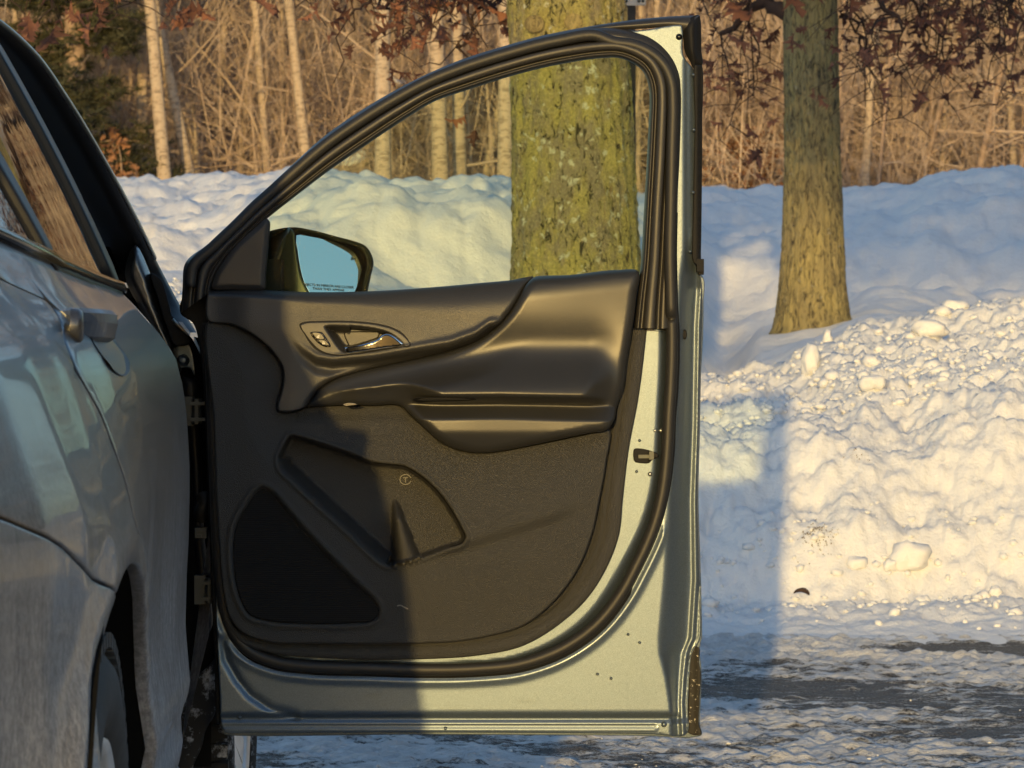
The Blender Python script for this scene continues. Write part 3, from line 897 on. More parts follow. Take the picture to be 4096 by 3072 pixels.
# ---- moulded trim
D_ARC = [(836, 1287), (919, 1297), (985, 1324), (1045, 1364), (1098, 1417), (1131, 1476), (1134, 1516), (1124, 1569), (1108, 1625), (1113, 1643), (1177, 1645)]
BOL_TOP = [(2134, 1110), (2105, 1137), (2076, 1188), (2040, 1246), (1989, 1304), (1917, 1358), (1808, 1400), (1700, 1428), (1628, 1444), (1496, 1473), (1396, 1498), (1330, 1522), (1277, 1558), (1244, 1602), (1230, 1622)]
BOL_BOT = [(1383, 1620), (1500, 1621), (1600, 1623), (1655, 1669), (1700, 1712), (1758, 1763), (1808, 1790), (1866, 1806), (1939, 1811), (2025, 1800), (2206, 1764), (2351, 1733), (2432, 1716)]
BOL_R = [(2456, 1680), (2467, 1629), (2492, 1564), (2510, 1434), (2528, 1325), (2546, 1181), (2553, 1085)]
BELT_X = [836, 1058, 1230, 1472, 1800, 1917, 2134, 2279, 2464, 2560]
BELT_Y = [1161, 1160, 1168, 1165, 1143, 1132, 1112, 1099, 1079, 1069]
belt = lambda x: np.interp(x, BELT_X, BELT_Y)
RIGHT = [(2425, 1850), (2400, 1990), (2370, 2130), (2301, 2295), (2217, 2405), (2088, 2506), (1958, 2545), (1829, 2567), (1700, 2574)]
LEFT = [(1250, 2575), (1060, 2566), (965, 2528), (915, 2464), (892, 2364), (870, 2100), (854, 1700)]
POCKET = [(1160, 1742), (1200, 1748), (1300, 1778), (1400, 1812), (1496, 1848), (1562, 1856), (1620, 1864), (1667, 1889), (1741, 1950), (1800, 2025), (1842, 2100), (1863, 2150), (1852, 2172),
          (1800, 2190), (1715, 2220), (1628, 2252), (1572, 2264), (1535, 2258), (1496, 2230), (1429, 2165), (1264, 2013), (1160, 1915), (1118, 1872), (1112, 1838), (1135, 1780)]
SPK = [(1045, 1946), (1085, 1963), (1164, 2052), (1297, 2198), (1429, 2331), (1502, 2405), (1518, 2440), (1512, 2468), (1490, 2486), (1429, 2493), (1230, 2497), (1065, 2484), (998, 2462), (961, 2404), (939, 2331), (929, 2165), (939, 2106), (979, 2026), (1022, 1963)]
pk = catmull(POCKET, 20); sk = catmull(SPK, 20)
TIP = A2([(1555, 2178), (1529, 2145), (1429, 2059), (1264, 1920), (1190, 1868)])
def lower_h(x, y, d):
    Q = np.stack([x, y], 1)
    w = 0.034 + 0.010 * smoothstep(0, 260, d)
    w = w + 0.006 * smoothstep(1650, 2100, y) * (1 - smoothstep(2200, 2550, y))
    # soft crease sweeping up to the right below the pocket
    yc = np.interp(x, [1500, 1861, 2050, 2250, 2420], [2300, 2165, 2105, 2040, 1960])
    fade = smoothstep(1650, 1860, x) * (1 - smoothstep(2180, 2400, x))
    w = w + fade * 0.010 * (1 - smoothstep(-10, 55, y - yc)) * smoothstep(-300, -10, y - yc)
    ip = inside(Q, pk); dp = seg_dist(Q, pk)
    s = np.where(ip, dp, 0)
    dl = seg_dist(Q, A2([(1112, 1838), (1118, 1872), (1160, 1915), (1264, 2013), (1429, 2165), (1496, 2230), (1545, 2262)]), False)
    wallw = np.where(dl < dp + 2, 62.0, 16.0)
    w = w - 0.054 * smoothstep(0, 1, s / wallw) * ip * np.where(x < 1600, 1, 1 - 0.25 * smoothstep(1600, 1850, x))
    w = w + 0.004 * np.exp(-((np.where(ip, 99, dp) - 8) / 8.0) ** 2)
    # bottle cone at the pocket's tip
    ax = np.interp(y, [1990, 2262], [1577, 1632]); hw = np.interp(y, [1990, 2262], [8, 66])
    q = np.clip(1 - ((x - ax) / hw) ** 2, 0, 1)
    w = w + ip * (y > 1985) * 0.050 * np.sqrt(q) * smoothstep(1985, 2090, y)
    isp = inside(Q, sk); ds = seg_dist(Q, sk)
    w = w - 0.012 * smoothstep(0, 16, np.where(isp, ds, 0)) + 0.004 * np.exp(-((np.where(isp, 0, ds) - 12) / 9.0) ** 2) * (~isp)
    w = w - 0.010 * (1 - smoothstep(0, 60, y - 1640)) * (x > 1180) * (x < 1700)
    return w
lower_outline = D_ARC + BOL_BOT[:] + RIGHT + LEFT
lower_outline = D_ARC + [(1230, 1626)] + BOL_BOT + RIGHT + LEFT
lower_trim = sheet('lower_trim', lower_outline, lower_h, M['hard_trim'], FD, grid=8, rim=10, rim_w=0.006, back=0.005)

DRIP = A2([(1150, 1330), (1175, 1372), (1204, 1405), (1264, 1447), (1330, 1457), (1496, 1441), (1628, 1418), (1800, 1388), (1900, 1352), (1960, 1310)])
def upper_h(x, y, d):
    Q = np.stack([x, y], 1)
    yb = belt(x)
    roll = np.interp(x, [836, 1098, 1429, 1800, 2100], [20, 38, 62, 122, 140])
    t = np.clip((y - yb) / roll, 0, 1)
    w = 0.016 + 0.036 * (1 - (1 - t) ** 2) ** 0.6
    w = w + 0.004 * smoothstep(roll, roll + 120, y - yb)
    # eye-shaped lip round the handle: a step falling towards the armrest
    below = y - np.interp(x, DRIP[:, 0], DRIP[:, 1])
    fl = smoothstep(1150, 1300, x)
    w = w + fl * (-0.016 * smoothstep(-14, 16, below) + 0.004 * np.exp(-((below + 24) / 14.0) ** 2) + 0.008 * smoothstep(18, 60, below))
    db = seg_dist(Q, catmull(BOL_TOP, 25, False), False)
    w = w - 0.007 * np.exp(-(db / 10.0) ** 2)
    w = w - 0.012 * (1 - smoothstep(840, 1010, x))
    return w
upper_outline = [(836, 1164), (1058, 1161), (1230, 1168), (1472, 1165), (1800, 1143), (1917, 1132), (2040, 1121)] + BOL_TOP + [(1177, 1645)] + D_ARC[::-1][1:]
BEZ_IN = A2([(1225, 1305), (1313, 1294), (1421, 1296), (1516, 1307), (1570, 1322), (1608, 1344), (1630, 1372), (1530, 1390), (1421, 1407), (1353, 1413), (1280, 1393), (1250, 1362)])
def upper_cut(x, y, d):      # the moulding is open behind the handle bezel
    Q = np.stack([x, y], 1)
    return upper_h(x, y, d) - 0.05 * smoothstep(0, 8, np.where(inside(Q, BEZ_IN), seg_dist(Q, BEZ_IN), 0))
upper_trim = sheet('upper_trim', upper_outline, upper_cut, M['soft_trim'], FD, grid=8, rim=7, rim_w=0.005, back=0.0)

def bol_h(x, y, d):
    yb = belt(x)
    w = 0.034 + 0.020 * (1 - (1 - np.clip((y - yb) / 90, 0, 1)) ** 2) ** 0.5 * (x > 1900) + 0.020 * (x <= 1900)
    left = smoothstep(1230, 1420, x)
    ledge = np.interp(x, [1230, 1600, 2000, 2460], [1608, 1600, 1596, 1606])
    rise = smoothstep(1330, 1590, y + 0 * x) * smoothstep(0, 150, d)
    w = w + 0.044 * left * rise ** 1.3 * (1 - smoothstep(-22, 26, y - ledge) * (x > 1560)) 
    # dished face above the armrest
    w = w - 0.010 * np.exp(-((y - 1420) / 110) ** 2) * smoothstep(1500, 1800, x) * (1 - smoothstep(2350, 2500, x))
    # lower lobe under the armrest
    u = np.clip((y - ledge - 20) / 60, 0, 1) * (x > 1560)
    w = w + 0.016 * u * (1 - smoothstep(1720, 1812, y)) + 0.010 * u
    # pull slot
    sl = np.clip(np.abs(x - 1778) - 118, 0, 999); sv = np.abs(y - 1597)
    return w
bolster = sheet('armrest', BOL_TOP + BOL_BOT + BOL_R + [(2464, 1080), (2279, 1100)], bol_h, M['bolster'], FD, grid=8, rim=34, rim_w=0.016, back=0.002)
# slot under the armrest edge
slot = [(1650, 1600), (1662, 1592), (1720, 1590), (1850, 1590), (1892, 1593), (1906, 1597), (1880, 1602), (1720, 1607), (1665, 1608)]
def on_bol(x, y, d): return bol_h(np.asarray(x, float), np.asarray(y, float), np.full(np.shape(x), 300.0))
sheet('pull_slot_rim', slot, lambda x, y, d: on_bol(x, y, d) + 0.004, M['black_plastic'], FD, grid=6, rim=4, rim_w=0.003, back=0.03)
sheet('pull_slot', [(1668, 1600), (1680, 1596), (1850, 1595), (1885, 1598), (1850, 1600), (1690, 1603)], lambda x, y, d: on_bol(x, y, d) + 0.0055, M['bezel'], FD, grid=6, rim=3, rim_w=0.002, back=0.03)
# torn edge of the strip under the bolster
tear = [(1372, 1618), (1390, 1612), (1408, 1612), (1428, 1617), (1400, 1622), (1384, 1624)]
o = sheet('peeled_edge', tear, lambda x, y, d: on_bol(x, y, d) + 0.004, M['pale_scuff'], FD, grid=5, rim=2, rim_w=0.001, back=0.03)
o['label'] = 'pale torn sliver where the trim edge has lifted'
# base strip behind bolster, flange around the trim
FL_IN = [(2532, 1317), (2512, 1480), (2494, 1600), (2462, 1796), (2431, 2000), (2411, 2150), (2333, 2318), (2236, 2440), (2088, 2526), (1894, 2566), (1700, 2580), (1300, 2582), (1050, 2572), (955, 2535), (905, 2464), (885, 2364), (864, 2100), (848, 1700), (838, 1300)]
FL_OUT = [(2588, 1317), (2570, 1480), (2553, 1600), (2516, 1796), (2492, 2000), (2478, 2135), (2432, 2262), (2346, 2398), (2249, 2489), (2088, 2586), (1894, 2626), (1700, 2638), (1300, 2634), (1080, 2612), (965, 2570), (905, 2490), (882, 2400), (862, 2150), (842, 1700), (831, 1300)]
a_ = catmull(FL_IN, 30, False); b_ = catmull(FL_OUT, 30, False)
def resample(P, n):
    L = np.concatenate([[0], np.cumsum(np.linalg.norm(np.diff(P, axis=0), axis=1))]); s = np.linspace(0, L[-1], n)
    return np.stack([np.interp(s, L, P[:, k]) for k in range(2)], 1)
def loft(name, inner, outer, prof, mat, parent, n=220):
    """Strip between two curves; prof = [(fraction from inner, height)]."""
    I = resample(catmull(inner, 12, False), n); O = resample(catmull(outer, 12, False), n)
    return loft_raw(name, I, O, prof, mat, parent)
def loft_pairs(name, pairs, prof, mat, parent, step=14):
    P4 = catmull([(a[0], a[1], b[0], b[1]) for a, b in pairs], step, False)
    return loft_raw(name, P4[:, 2:], P4[:, :2], prof, mat, parent)
def loft_raw(name, I, O, prof, mat, parent):
    n = len(I); V = []; Fa = []
    m = len(prof)
    for i in range(n):
        for f, w in prof:
            q = I[i] * (1 - f) + O[i] * f
            V.append(door_map(np.array([q[0]]), np.array([q[1]]), np.array([w]))[0])
    for i in range(n - 1):
        for k in range(m - 1):
            Fa.append((i * m + k, (i + 1) * m + k, (i + 1) * m + k + 1, i * m + k + 1))
    o = mesh_ob(name, V, Fa, mat, parent)
    bm = bmesh.new(); bm.from_mesh(o.data); bmesh.ops.recalc_face_normals(bm, faces=bm.faces); bm.to_mesh(o.data); bm.free()
    return o
def dense(prof, k=4):
    """Round a coarse height profile."""
    P = catmull([(f, w * 10) for f, w in prof], 0.03, False)
    return [(float(p[0]), float(p[1]) / 10) for p in P]
loft('trim_flange', FL_IN, FL_OUT, [(-0.9, 0.004), (-0.4, 0.008), (-0.15, 0.018), (0.0, 0.012), (0.06, 0.018), (0.9, 0.017), (0.97, 0.014), (1.0, -0.03)], M['hard_trim'], FD)

# ---- handle, switches
BEZ = [(1201, 1301), (1218, 1292), (1313, 1287), (1421, 1289), (1516, 1300), (1570, 1315), (1611, 1339), (1635, 1364), (1641, 1376), (1632, 1385), (1611, 1384), (1530, 1397), (1421, 1414), (1353, 1420), (1313, 1415), (1272, 1398), (1245, 1372), (1220, 1339), (1205, 1316)]
BOWL = [(1296, 1303), (1313, 1299), (1421, 1302), (1516, 1316), (1560, 1330), (1590, 1350), (1617, 1378), (1530, 1391), (1421, 1408), (1375, 1413), (1358, 1402), (1320, 1350)]
bw = catmull(BOWL, 8)
def bez_h(x, y, d):
    Q = np.stack([x, y], 1)
    base = upper_h(x, y, np.full(len(x), 200.0))
    ib = inside(Q, bw); dbw = seg_dist(Q, bw)
    wide = np.where(x < 1400, 34.0, 16.0)
    return base + 0.002 - 0.038 * smoothstep(0, 1, np.where(ib, dbw, 0) / wide) * ib
def bz(x, y): return float(bez_h(np.array([x], float), np.array([y], float), None)[0])
sheet('handle_groove', [(p[0] + (3 if p[0] > 1420 else -4), p[1] + (4 if p[1] > 1350 else -4)) for p in BEZ], lambda x, y, d: bez_h(x, y, None) - 0.0014, M['black_plastic'], FD, grid=8, rim=2, rim_w=0.0005, back=0.02)
sheet('handle_bezel', BEZ, bez_h, M['bezel'], FD, grid=4, rim=4, rim_w=0.003, back=0.02)
PLATE = [(1379, 1333), (1390, 1329), (1440, 1327), (1514, 1330), (1516, 1336), (1512, 1348), (1480, 1362), (1400, 1384), (1396, 1380)]
sheet('bowl_plate_gap', [(1376, 1331), (1389, 1326.5), (1440, 1324.5), (1517, 1327), (1519, 1337), (1514, 1350), (1481, 1365), (1400, 1388), (1394, 1382)], lambda x, y, d: bez_h(x, y, d) + 0.0005, M['black_plastic'], FD, grid=5, rim=0, back=0.0)
sheet('bowl_plate', PLATE, lambda x, y, d: bez_h(x, y, d) + 0.0025, M['bezel'], FD, grid=5, rim=3, rim_w=0.001, back=0.0)
PULL = [(1374, 1391), (1410, 1384), (1448, 1375), (1497, 1361), (1513, 1352), (1527, 1339), (1549, 1333), (1573, 1341), (1595, 1357), (1616, 1377), (1584, 1388), (1530, 1396), (1475, 1404), (1420, 1411), (1394, 1414), (1378, 1406)]
pull = sheet('pull_handle', PULL, lambda x, y, d: 0.061 + 0.004 * np.sin((x - 1374) / 240 * 3.1), M['chrome'], FD, grid=4, rim=7, rim_w=0.006, back=0.040)
sheet('pull_face', [(1384, 1394), (1450, 1380), (1500, 1366), (1518, 1355), (1531, 1343), (1549, 1338), (1570, 1346), (1590, 1361), (1606, 1376), (1530, 1391), (1420, 1406), (1392, 1408)],
      lambda x, y, d: 0.0618 + 0.004 * np.sin((x - 1374) / 240 * 3.1), M['black_gloss'], FD, grid=4, rim=4, rim_w=0.002, back=0.05)
SW = [(1241, 1330), (1250, 1327), (1286, 1328), (1291, 1331), (1323, 1381), (1322, 1387), (1302, 1388), (1280, 1378), (1258, 1358), (1243, 1337)]
sheet('switch_recess', SW, lambda x, y, d: bez_h(x, y, d) + 0.0012, M['black_gloss'], FD, grid=5, rim=0, back=0.02)
sheet('lock_switch', [(1246, 1332), (1284, 1332), (1300, 1356), (1267, 1358.5), (1254, 1345)], lambda x, y, d: bez_h(x, y, d) + 0.0045, M['switch'], FD, grid=4, rim=4, rim_w=0.002, back=0.02)['label'] = 'unlock button with open padlock sign'
sheet('lock_switch', [(1269, 1361.5), (1302, 1359.5), (1319, 1384), (1303, 1384.5), (1283, 1375)], lambda x, y, d: bez_h(x, y, d) + 0.0045, M['switch'], FD, grid=4, rim=4, rim_w=0.002, back=0.02)['label'] = 'lock button with closed padlock sign'
def padlock(cx, cy, opened):
    s = Soup()
    k = bz(cx, cy) + 0.0052
    def rect(x0, y0, x1, y1):
        a = [door_map(np.array([px]), np.array([py]), np.array([k]))[0] for px, py in ((x0, y0), (x1, y0), (x1, y1), (x0, y1))]
        b = [Vector(v) + Vector((0, 0.001, 0)) for v in a]
        s.add(a + b, [(3, 2, 1, 0), (0, 1, 5, 4), (1, 2, 6, 5), (2, 3, 7, 6), (3, 0, 4, 7)])
    rect(cx - 4.5, cy - 0.5, cx - 1.2, cy + 5); rect(cx + 1.2, cy - 0.5, cx + 4.5, cy + 5); rect(cx - 1.3, cy - 0.5, cx + 1.3, cy + 1.2); rect(cx - 1.3, cy + 3.4, cx + 1.3, cy + 5)
    ox = 2.5 if opened else 0
    rect(cx - 3 + ox, cy - 5.5, cx + 3 + ox, cy - 4); rect(cx + 1.8 + ox, cy - 4, cx + 3.2 + ox, cy - 0.6)
    if not opened: rect(cx - 3.2, cy - 4, cx - 1.8, cy - 0.6)
    else: rect(cx - 3.2 + ox, cy - 4, cx - 1.8 + ox, cy - 2.4)
    return s.ob('padlock_sign', M['icon'], FD)
padlock(1272, 1346, True); padlock(1294, 1372, False)

# ---- speaker, pocket emblem, small marks
sheet('speaker_grille', [(p[0] + (1045 + (1200 - 1045) - p[0]) * 0.012, p[1] + (2280 - p[1]) * 0.012) for p in SPK], lambda x, y, d: lower_h(x, y, d) * 0 + 0.0395, M['grille'], FD, grid=14, rim=8, rim_w=0.003, back=0.02)
SEAM = [(1496, 1851), (1562, 1859), (1620, 1867), (1665, 1892), (1738, 1953), (1797, 2028), (1839, 2102), (1860, 2152), (1848, 2170), (1800, 2187)]
def ribbon(name, pts, wd, hf, mat, step=10, up=0.0006):
    P = catmull(pts, step, False); t = np.gradient(P, axis=0); t /= np.linalg.norm(t, axis=1)[:, None]; nr = np.stack([-t[:, 1], t[:, 0]], 1)
    A_, B_ = P + nr * wd / 2, P - nr * wd / 2
    f = lambda Q: door_map(Q[:, 0], Q[:, 1], hf(Q[:, 0], Q[:, 1], np.full(len(Q), 200.0)) + up)
    Va, Vb, Vm = f(A_), f(B_), f(P)
    n = len(P); V = np.concatenate([Va, Vm, Vb])
    Fa = [(i, i + 1, n + i + 1, n + i) for i in range(n - 1)] + [(n + i, n + i + 1, 2 * n + i + 1, 2 * n + i) for i in range(n - 1)]
    return mesh_ob(name, V, Fa, mat, FD)
ribbon('pocket_seam', SEAM, 2.6, lower_h, M['dark_void'], up=0.0022)
ribbon('arc_seam', D_ARC[:-2], 3.5, upper_h, M['dark_void'], up=-0.004)
EMB = (1622, 1918)
ring = [(EMB[0] + 22 * math.cos(a), EMB[1] + 20 * math.sin(a)) for a in np.linspace(0.3, 6.0, 26)]
eh = lambda x, y, d: lower_h(x, y, d)
ribbon('emblem', ring, 3.5, eh, M['bezel'], 5, 0.0028)
ribbon('emblem', [(1612, 1911), (1632, 1911)], 4, eh, M['bezel'], 5, 0.0028)
ribbon('emblem', [(1622, 1911), (1622, 1930)], 4, eh, M['bezel'], 5, 0.0028)
ribbon('scuff_mark', [(1588, 2424), (1600, 2421), (1616, 2428), (1632, 2436)], 5, lower_h, M['pale_scuff'], 5, 0.0018)['label'] = 'small pale scuff on the lower trim'
ribbon('scuff_mark', [(1612, 2430), (1620, 2470), (1622, 2510)], 3, lower_h, M['bezel'], 5, 0.0018)

# ---- window frame: rubbers and mouldings
FR = [((724, 1252), (845, 1165)), ((730, 1150), (850, 1140)), ((740, 1055), (866, 1098)), ((833, 976), (908, 1030)), ((945, 873), (1000, 935)), ((1006, 809), (1062, 880)), ((1060, 760), (1099, 850)), ((1165, 663), (1185, 783)),
      ((1298, 544), (1330, 673)), ((1430, 451), (1480, 570)), ((1563, 371), (1629, 471)), ((1696, 302), (1740, 405)), ((1828, 245), (1870, 360)), ((2000, 189), (2030, 309)), ((2232, 129), (2232, 259)),
      ((2380, 110), (2390, 234)), ((2450, 108), (2464, 231)), ((2537, 123), (2510, 243)), ((2603, 146), (2545, 262)), ((2663, 192), (2572, 287)), ((2702, 245), (2588, 322)), ((2724, 305), (2596, 360)), ((2730, 371), (2598, 400)),
      ((2726, 597), (2591, 560)), ((2712, 862), (2575, 850)), ((2704, 1065), (2562, 1065)), ((2700, 1200), (2545, 1200)), ((2700, 1314), (2532, 1314))]
loft_pairs('window_frame', FR, dense([(0, -0.02), (0.02, 0.008), (0.06, 0.020), (0.13, 0.024), (0.17, 0.017), (0.21, 0.016), (0.26, 0.026), (0.42, 0.030), (0.50, 0.028), (0.545, 0.012), (0.60, 0.010), (0.66, 0.016), (0.8, 0.015), (0.92, 0.006), (1.0, -0.012)]) + [(1.0, -0.04)], M['frame_trim'], FD)
# bulb seal on the frame's outer side, running on round the door
fr_seal = [(a[0] * .74 + b[0] * .26, a[1] * .74 + b[1] * .26) for a, b in FR[:16]]
seal_path = catmull(fr_seal[1:] + SEAL, 16, False)
sw_ = np.interp(np.arange(len(seal_path)), [0, len(fr_seal) * 4, len(seal_path)], [0.020, 0.020, 0.014])
sd3 = []
for (px, py) in seal_path:
    wz = 0.020 if py < 1250 else (0.004 if px > 1500 else 0.006)
    sd3.append(Vector(door_map(np.array([px]), np.array([py]), np.array([wz]))[0]))
tube('weather_seal', sd3, 0.0105, M['rubber'], FD, 12)
# lip beside the seal
lip = []
for (px, py) in catmull(SEAL[8:], 16, False):
    lip.append(Vector(door_map(np.array([px + (11 if px > 1700 else 0)]), np.array([py + (16 if py > 2350 else 0)]), np.array([-0.004]))[0]))
tube('seal_lip', lip, 0.009, M['black_plastic'], FD, 8)

# outer reveal moulding on the frame edge + black corner cap + right edge strip
OUT = [(a[0], a[1]) for a, b in FR[:15]] + [(2397, 99), (2563, 76), (2696, 65), (2799, 61)]
IN2 = [(a[0] * .84 + b[0] * .16, a[1] * .84 + b[1] * .16) for a, b in FR[:15]] + [(2400, 120), (2560, 112), (2680, 106), (2740, 118)]
loft_pairs('reveal_moulding', list(zip(OUT, IN2)), [(-0.1, -0.012), (0.25, -0.004), (0.55, -0.006), (0.85, -0.014), (1.0, -0.026), (1.0, -0.07)], M['frame_trim'], FD)
cap = [(2732, 102), (2742, 84), (2798, 62), (2803, 86), (2806, 200), (2808, 262), (2790, 268), (2776, 274), (2760, 246), (2742, 215), (2734, 170)]
sheet('corner_cap', cap, lambda x, y, d: -0.012 + 0.014 * smoothstep(0, 30, d) - 0.012 * smoothstep(2770, 2790, x), M['black_plastic'], FD, grid=8, rim=5, rim_w=0.004, back=-0.07)
strip = [(2780, 258), (2806, 262), (2809, 500), (2808, 700), (2804, 1000), (2801, 1052), (2790, 1062), (2775, 1052), (2769, 1035), (2772, 800), (2778, 500)]
sheet('edge_moulding', strip, lambda x, y, d: -0.006 - 0.012 * smoothstep(2795, 2800, x), M['black_plastic'], FD, grid=10, rim=5, rim_w=0.004, back=-0.07)
clip = Soup(); c0 = pt(2800, 1062, DOOR_Y + 0.02); clip.box(c0, (0.012, 0.03, 0.022)); c1 = pt(2803, 1085, DOOR_Y + 0.03); clip.box(c1, (0.009, 0.03, 0.012)); clip.ob('moulding_clip', M['black_plastic'], FD)

# black lower frame leg cover between belt and flange is part of the frame; a dark gap closes it
ribbon('frame_gap', [(2532, 1315), (2600, 1315), (2662, 1321)], 4, lambda x, y, d: 0 * x + 0.030, M['dark_void'])

# sail panel inside the mirror corner
SAIL = [(846, 1152), (856, 1104), (896, 1036), (950, 970), (1010, 915), (1066, 872), (1079, 886), (1076, 960), (1070, 1030), (1064, 1100), (1058, 1157), (1000, 1163), (930, 1160)]
sheet('sail_panel', SAIL, lambda x, y, d: 0.022 + 0.004 * smoothstep(0, 25, d), M['frame_trim'], FD, grid=6, rim=6, rim_w=0.005, back=-0.02)
# forward edge of the door below the sail, with its dark liner
edge = [(722, 1254), (726, 1200), (800, 1185), (846, 1165), (850, 1262), (846, 1700), (858, 2100), (872, 2600), (880, 2895), (866, 2895), (858, 2629), (846, 2364), (836, 2100), (822, 1700), (806, 1450), (770, 1290)]
sheet('door_front_edge', edge, lambda x, y, d: -0.020 + 0 * x, M['black_plastic'], FD, grid=20, rim=6, rim_w=0.004, back=-0.08)

# ---- window glass
GL = [(1060, 1200), (1066, 1020), (1072, 880), (1092, 840), (1180, 770), (1325, 660), (1475, 557), (1625, 459), (1735, 393), (1866, 348), (2028, 297), (2230, 247), (2390, 222), (2466, 219), (2512, 231), (2550, 252), (2580, 278), (2598, 318), (2607, 360), (2608, 400), (2601, 560), (2585, 850), (2572, 1065), (2562, 1110), (2000, 1150), (1400, 1200)]
sheet('window_pane', GL, lambda x, y, d: -0.035 + 0 * x, M['door_glass'], FD, grid=40, rim=0, back=None, step=16)['label'] = 'greenish clear side window'

# ---- latch, bolts, weld marks
lat = Soup()
lat_o = sheet('door_latch', [(2536, 1797), (2590, 1799), (2600, 1802), (2618, 1808), (2632, 1815), (2634, 1826), (2622, 1834), (2608, 1840), (2596, 1852), (2540, 1848), (2535, 1840)], lambda x, y, d: 0.004 + 0.006 * smoothstep(2590, 2610, x), M['black_plastic'], FD, grid=6, rim=4, rim_w=0.003, back=-0.02)
lat.box(pt(2606, 1822, DOOR_Y - 0.014), (0.008, 0.006, 0.014)); lat.box(pt(2575, 1826, DOOR_Y - 0.007), (0.018, 0.004, 0.006)); lat.ob('latch_claw', M['dull_steel'], FD)
def bolt(x, y, w, r, mat, name='bolt', lab=None):
    c = Vector(door_map(np.array([x]), np.array([y]), np.array([w]))[0])
    V, Fa = lathe([(r * 1.35, 0.0), (r * 1.35, 0.0015), (r * .95, 0.002), (r * .9, 0.0045), (r * .55, 0.0055), (0.0001, 0.0055)], 12, c, (0, -1, 0), (0, 0, 1))
    o = mesh_ob(name, V, [f[::-1] for f in Fa], mat, FD)
    if lab: o['label'] = lab
    return o
bolt(2716, 148, -0.001, 0.0042, M['black_gloss'])
for (bx, by, w) in ((2620, 1722, -0.003), (2643, 1722, -0.012), (2600, 1896, 0.0)): bolt(bx, by, w, 0.0030, M['steel'])
for (bx, by) in ((2512, 2537), (2558, 2570), (2390, 2696), (2444, 2713), (2558, 1762), (2546, 1886)): bolt(bx, by, 0.0006, 0.0019, M['shell_paint'], 'weld_stud')
bolt(2656, 2897, -0.008, 0.0038, M['shell_paint'], 'weld_stud')
for (bx, by) in ((958, 2868), (1782, 2914)): bolt(bx, by, -0.010, 0.0028, M['shell_paint'], 'weld_stud')
for (bx, by) in ((2772, 300), (2774, 520), (2772, 770), (2760, 1006)): bolt(bx, by, -0.004, 0.0022, M['shell_paint'], 'weld_stud')
# oval plug, pressed characters
V, Fa = lathe([(0.009, 0), (0.009, 0.002), (0.006, 0.003), (0.0001, 0.002)], 18, Vector((0, 0, 0)), (0, -1, 0), (0, 0, 1))
c = pt(2739, 1338, DOOR_Y + 0.020)
mesh_ob('oval_plug', [Vector((v.x * 0.42, v.y, v.z)) + c for v in V], [f[::-1] for f in Fa], M['black_plastic'], FD)
def stamp(x0, x1, y, word):
    s = Soup(); n = len(word)
    for i, ch in enumerate(word):
        if ch == ' ': continue
        cx_ = x0 + (x1 - x0) * (i + .5) / n
        c = pt(cx_, y, DOOR_Y - 0.0008)
        wd = (x1 - x0) / n * 0.55 * DOOR_Y / F
        s.box(c + Vector((-wd * .35, 0, 0)), (wd * .25, 0.0016, 0.0048))
        s.box(c + Vector((wd * .35, 0, 0)), (wd * .25, 0.0016, 0.0048))
        for k in range(3):
            if (ord(ch) >> k) & 1: s.box(c + Vector((0, 0, (k - 1) * 0.002)), (wd * .5, 0.0016, 0.0009))
    s.ob('pressed_number', M['shell_paint'], FD)
stamp(1450, 1522, 2780, '84507838'); stamp(2066, 2144, 2806, '85810800')

# ---- outside mirror
MY = DOOR_Y + 0.13
HOUS = [(1066, 930), (1112, 915), (1172, 908), (1249, 920), (1348, 946), (1423, 966), (1458, 981), (1472, 997), (1490, 1044), (1480, 1099), (1470, 1146), (1462, 1180), (1430, 1215), (1330, 1232), (1200, 1228), (1100, 1215), (1060, 1180), (1058, 1050)]
hp = catmull(HOUS, 12)
V, Fa = [], []
ctr = np.array([1280.0, 1075.0])
rings = [(1.0, 0.03), (0.985, -0.02), (1.0, 0.0), (1.005, 0.03), (1.0, 0.06), (0.93, 0.10), (0.80, 0.135), (0.55, 0.16), (0.2, 0.17)]
rings = [(0.90, 0.012), (0.93, 0.0), (0.985, -0.003), (1.0, 0.006), (1.0, 0.05), (0.95, 0.09), (0.84, 0.125), (0.6, 0.15), (0.25, 0.165), (0.02, 0.168)]
n = len(hp)
for f, dy in rings:
    for p in hp:
        q = ctr + (p - ctr) * f
        V.append(pt(q[0], q[1], MY) + Vector((0, dy, 0)))
for r_ in range(len(rings) - 1):
    for i in range(n):
        j = (i + 1) % n
        Fa.append((r_ * n + i, r_ * n + j, (r_ + 1) * n + j, (r_ + 1) * n + i))
mir = mesh_ob('mirror_housing', V, Fa, M['black_plastic'], FD)
bm = bmesh.new(); bm.from_mesh(mir.data); bmesh.ops.recalc_face_normals(bm, faces=bm.faces); bm.to_mesh(mir.data); bm.free()
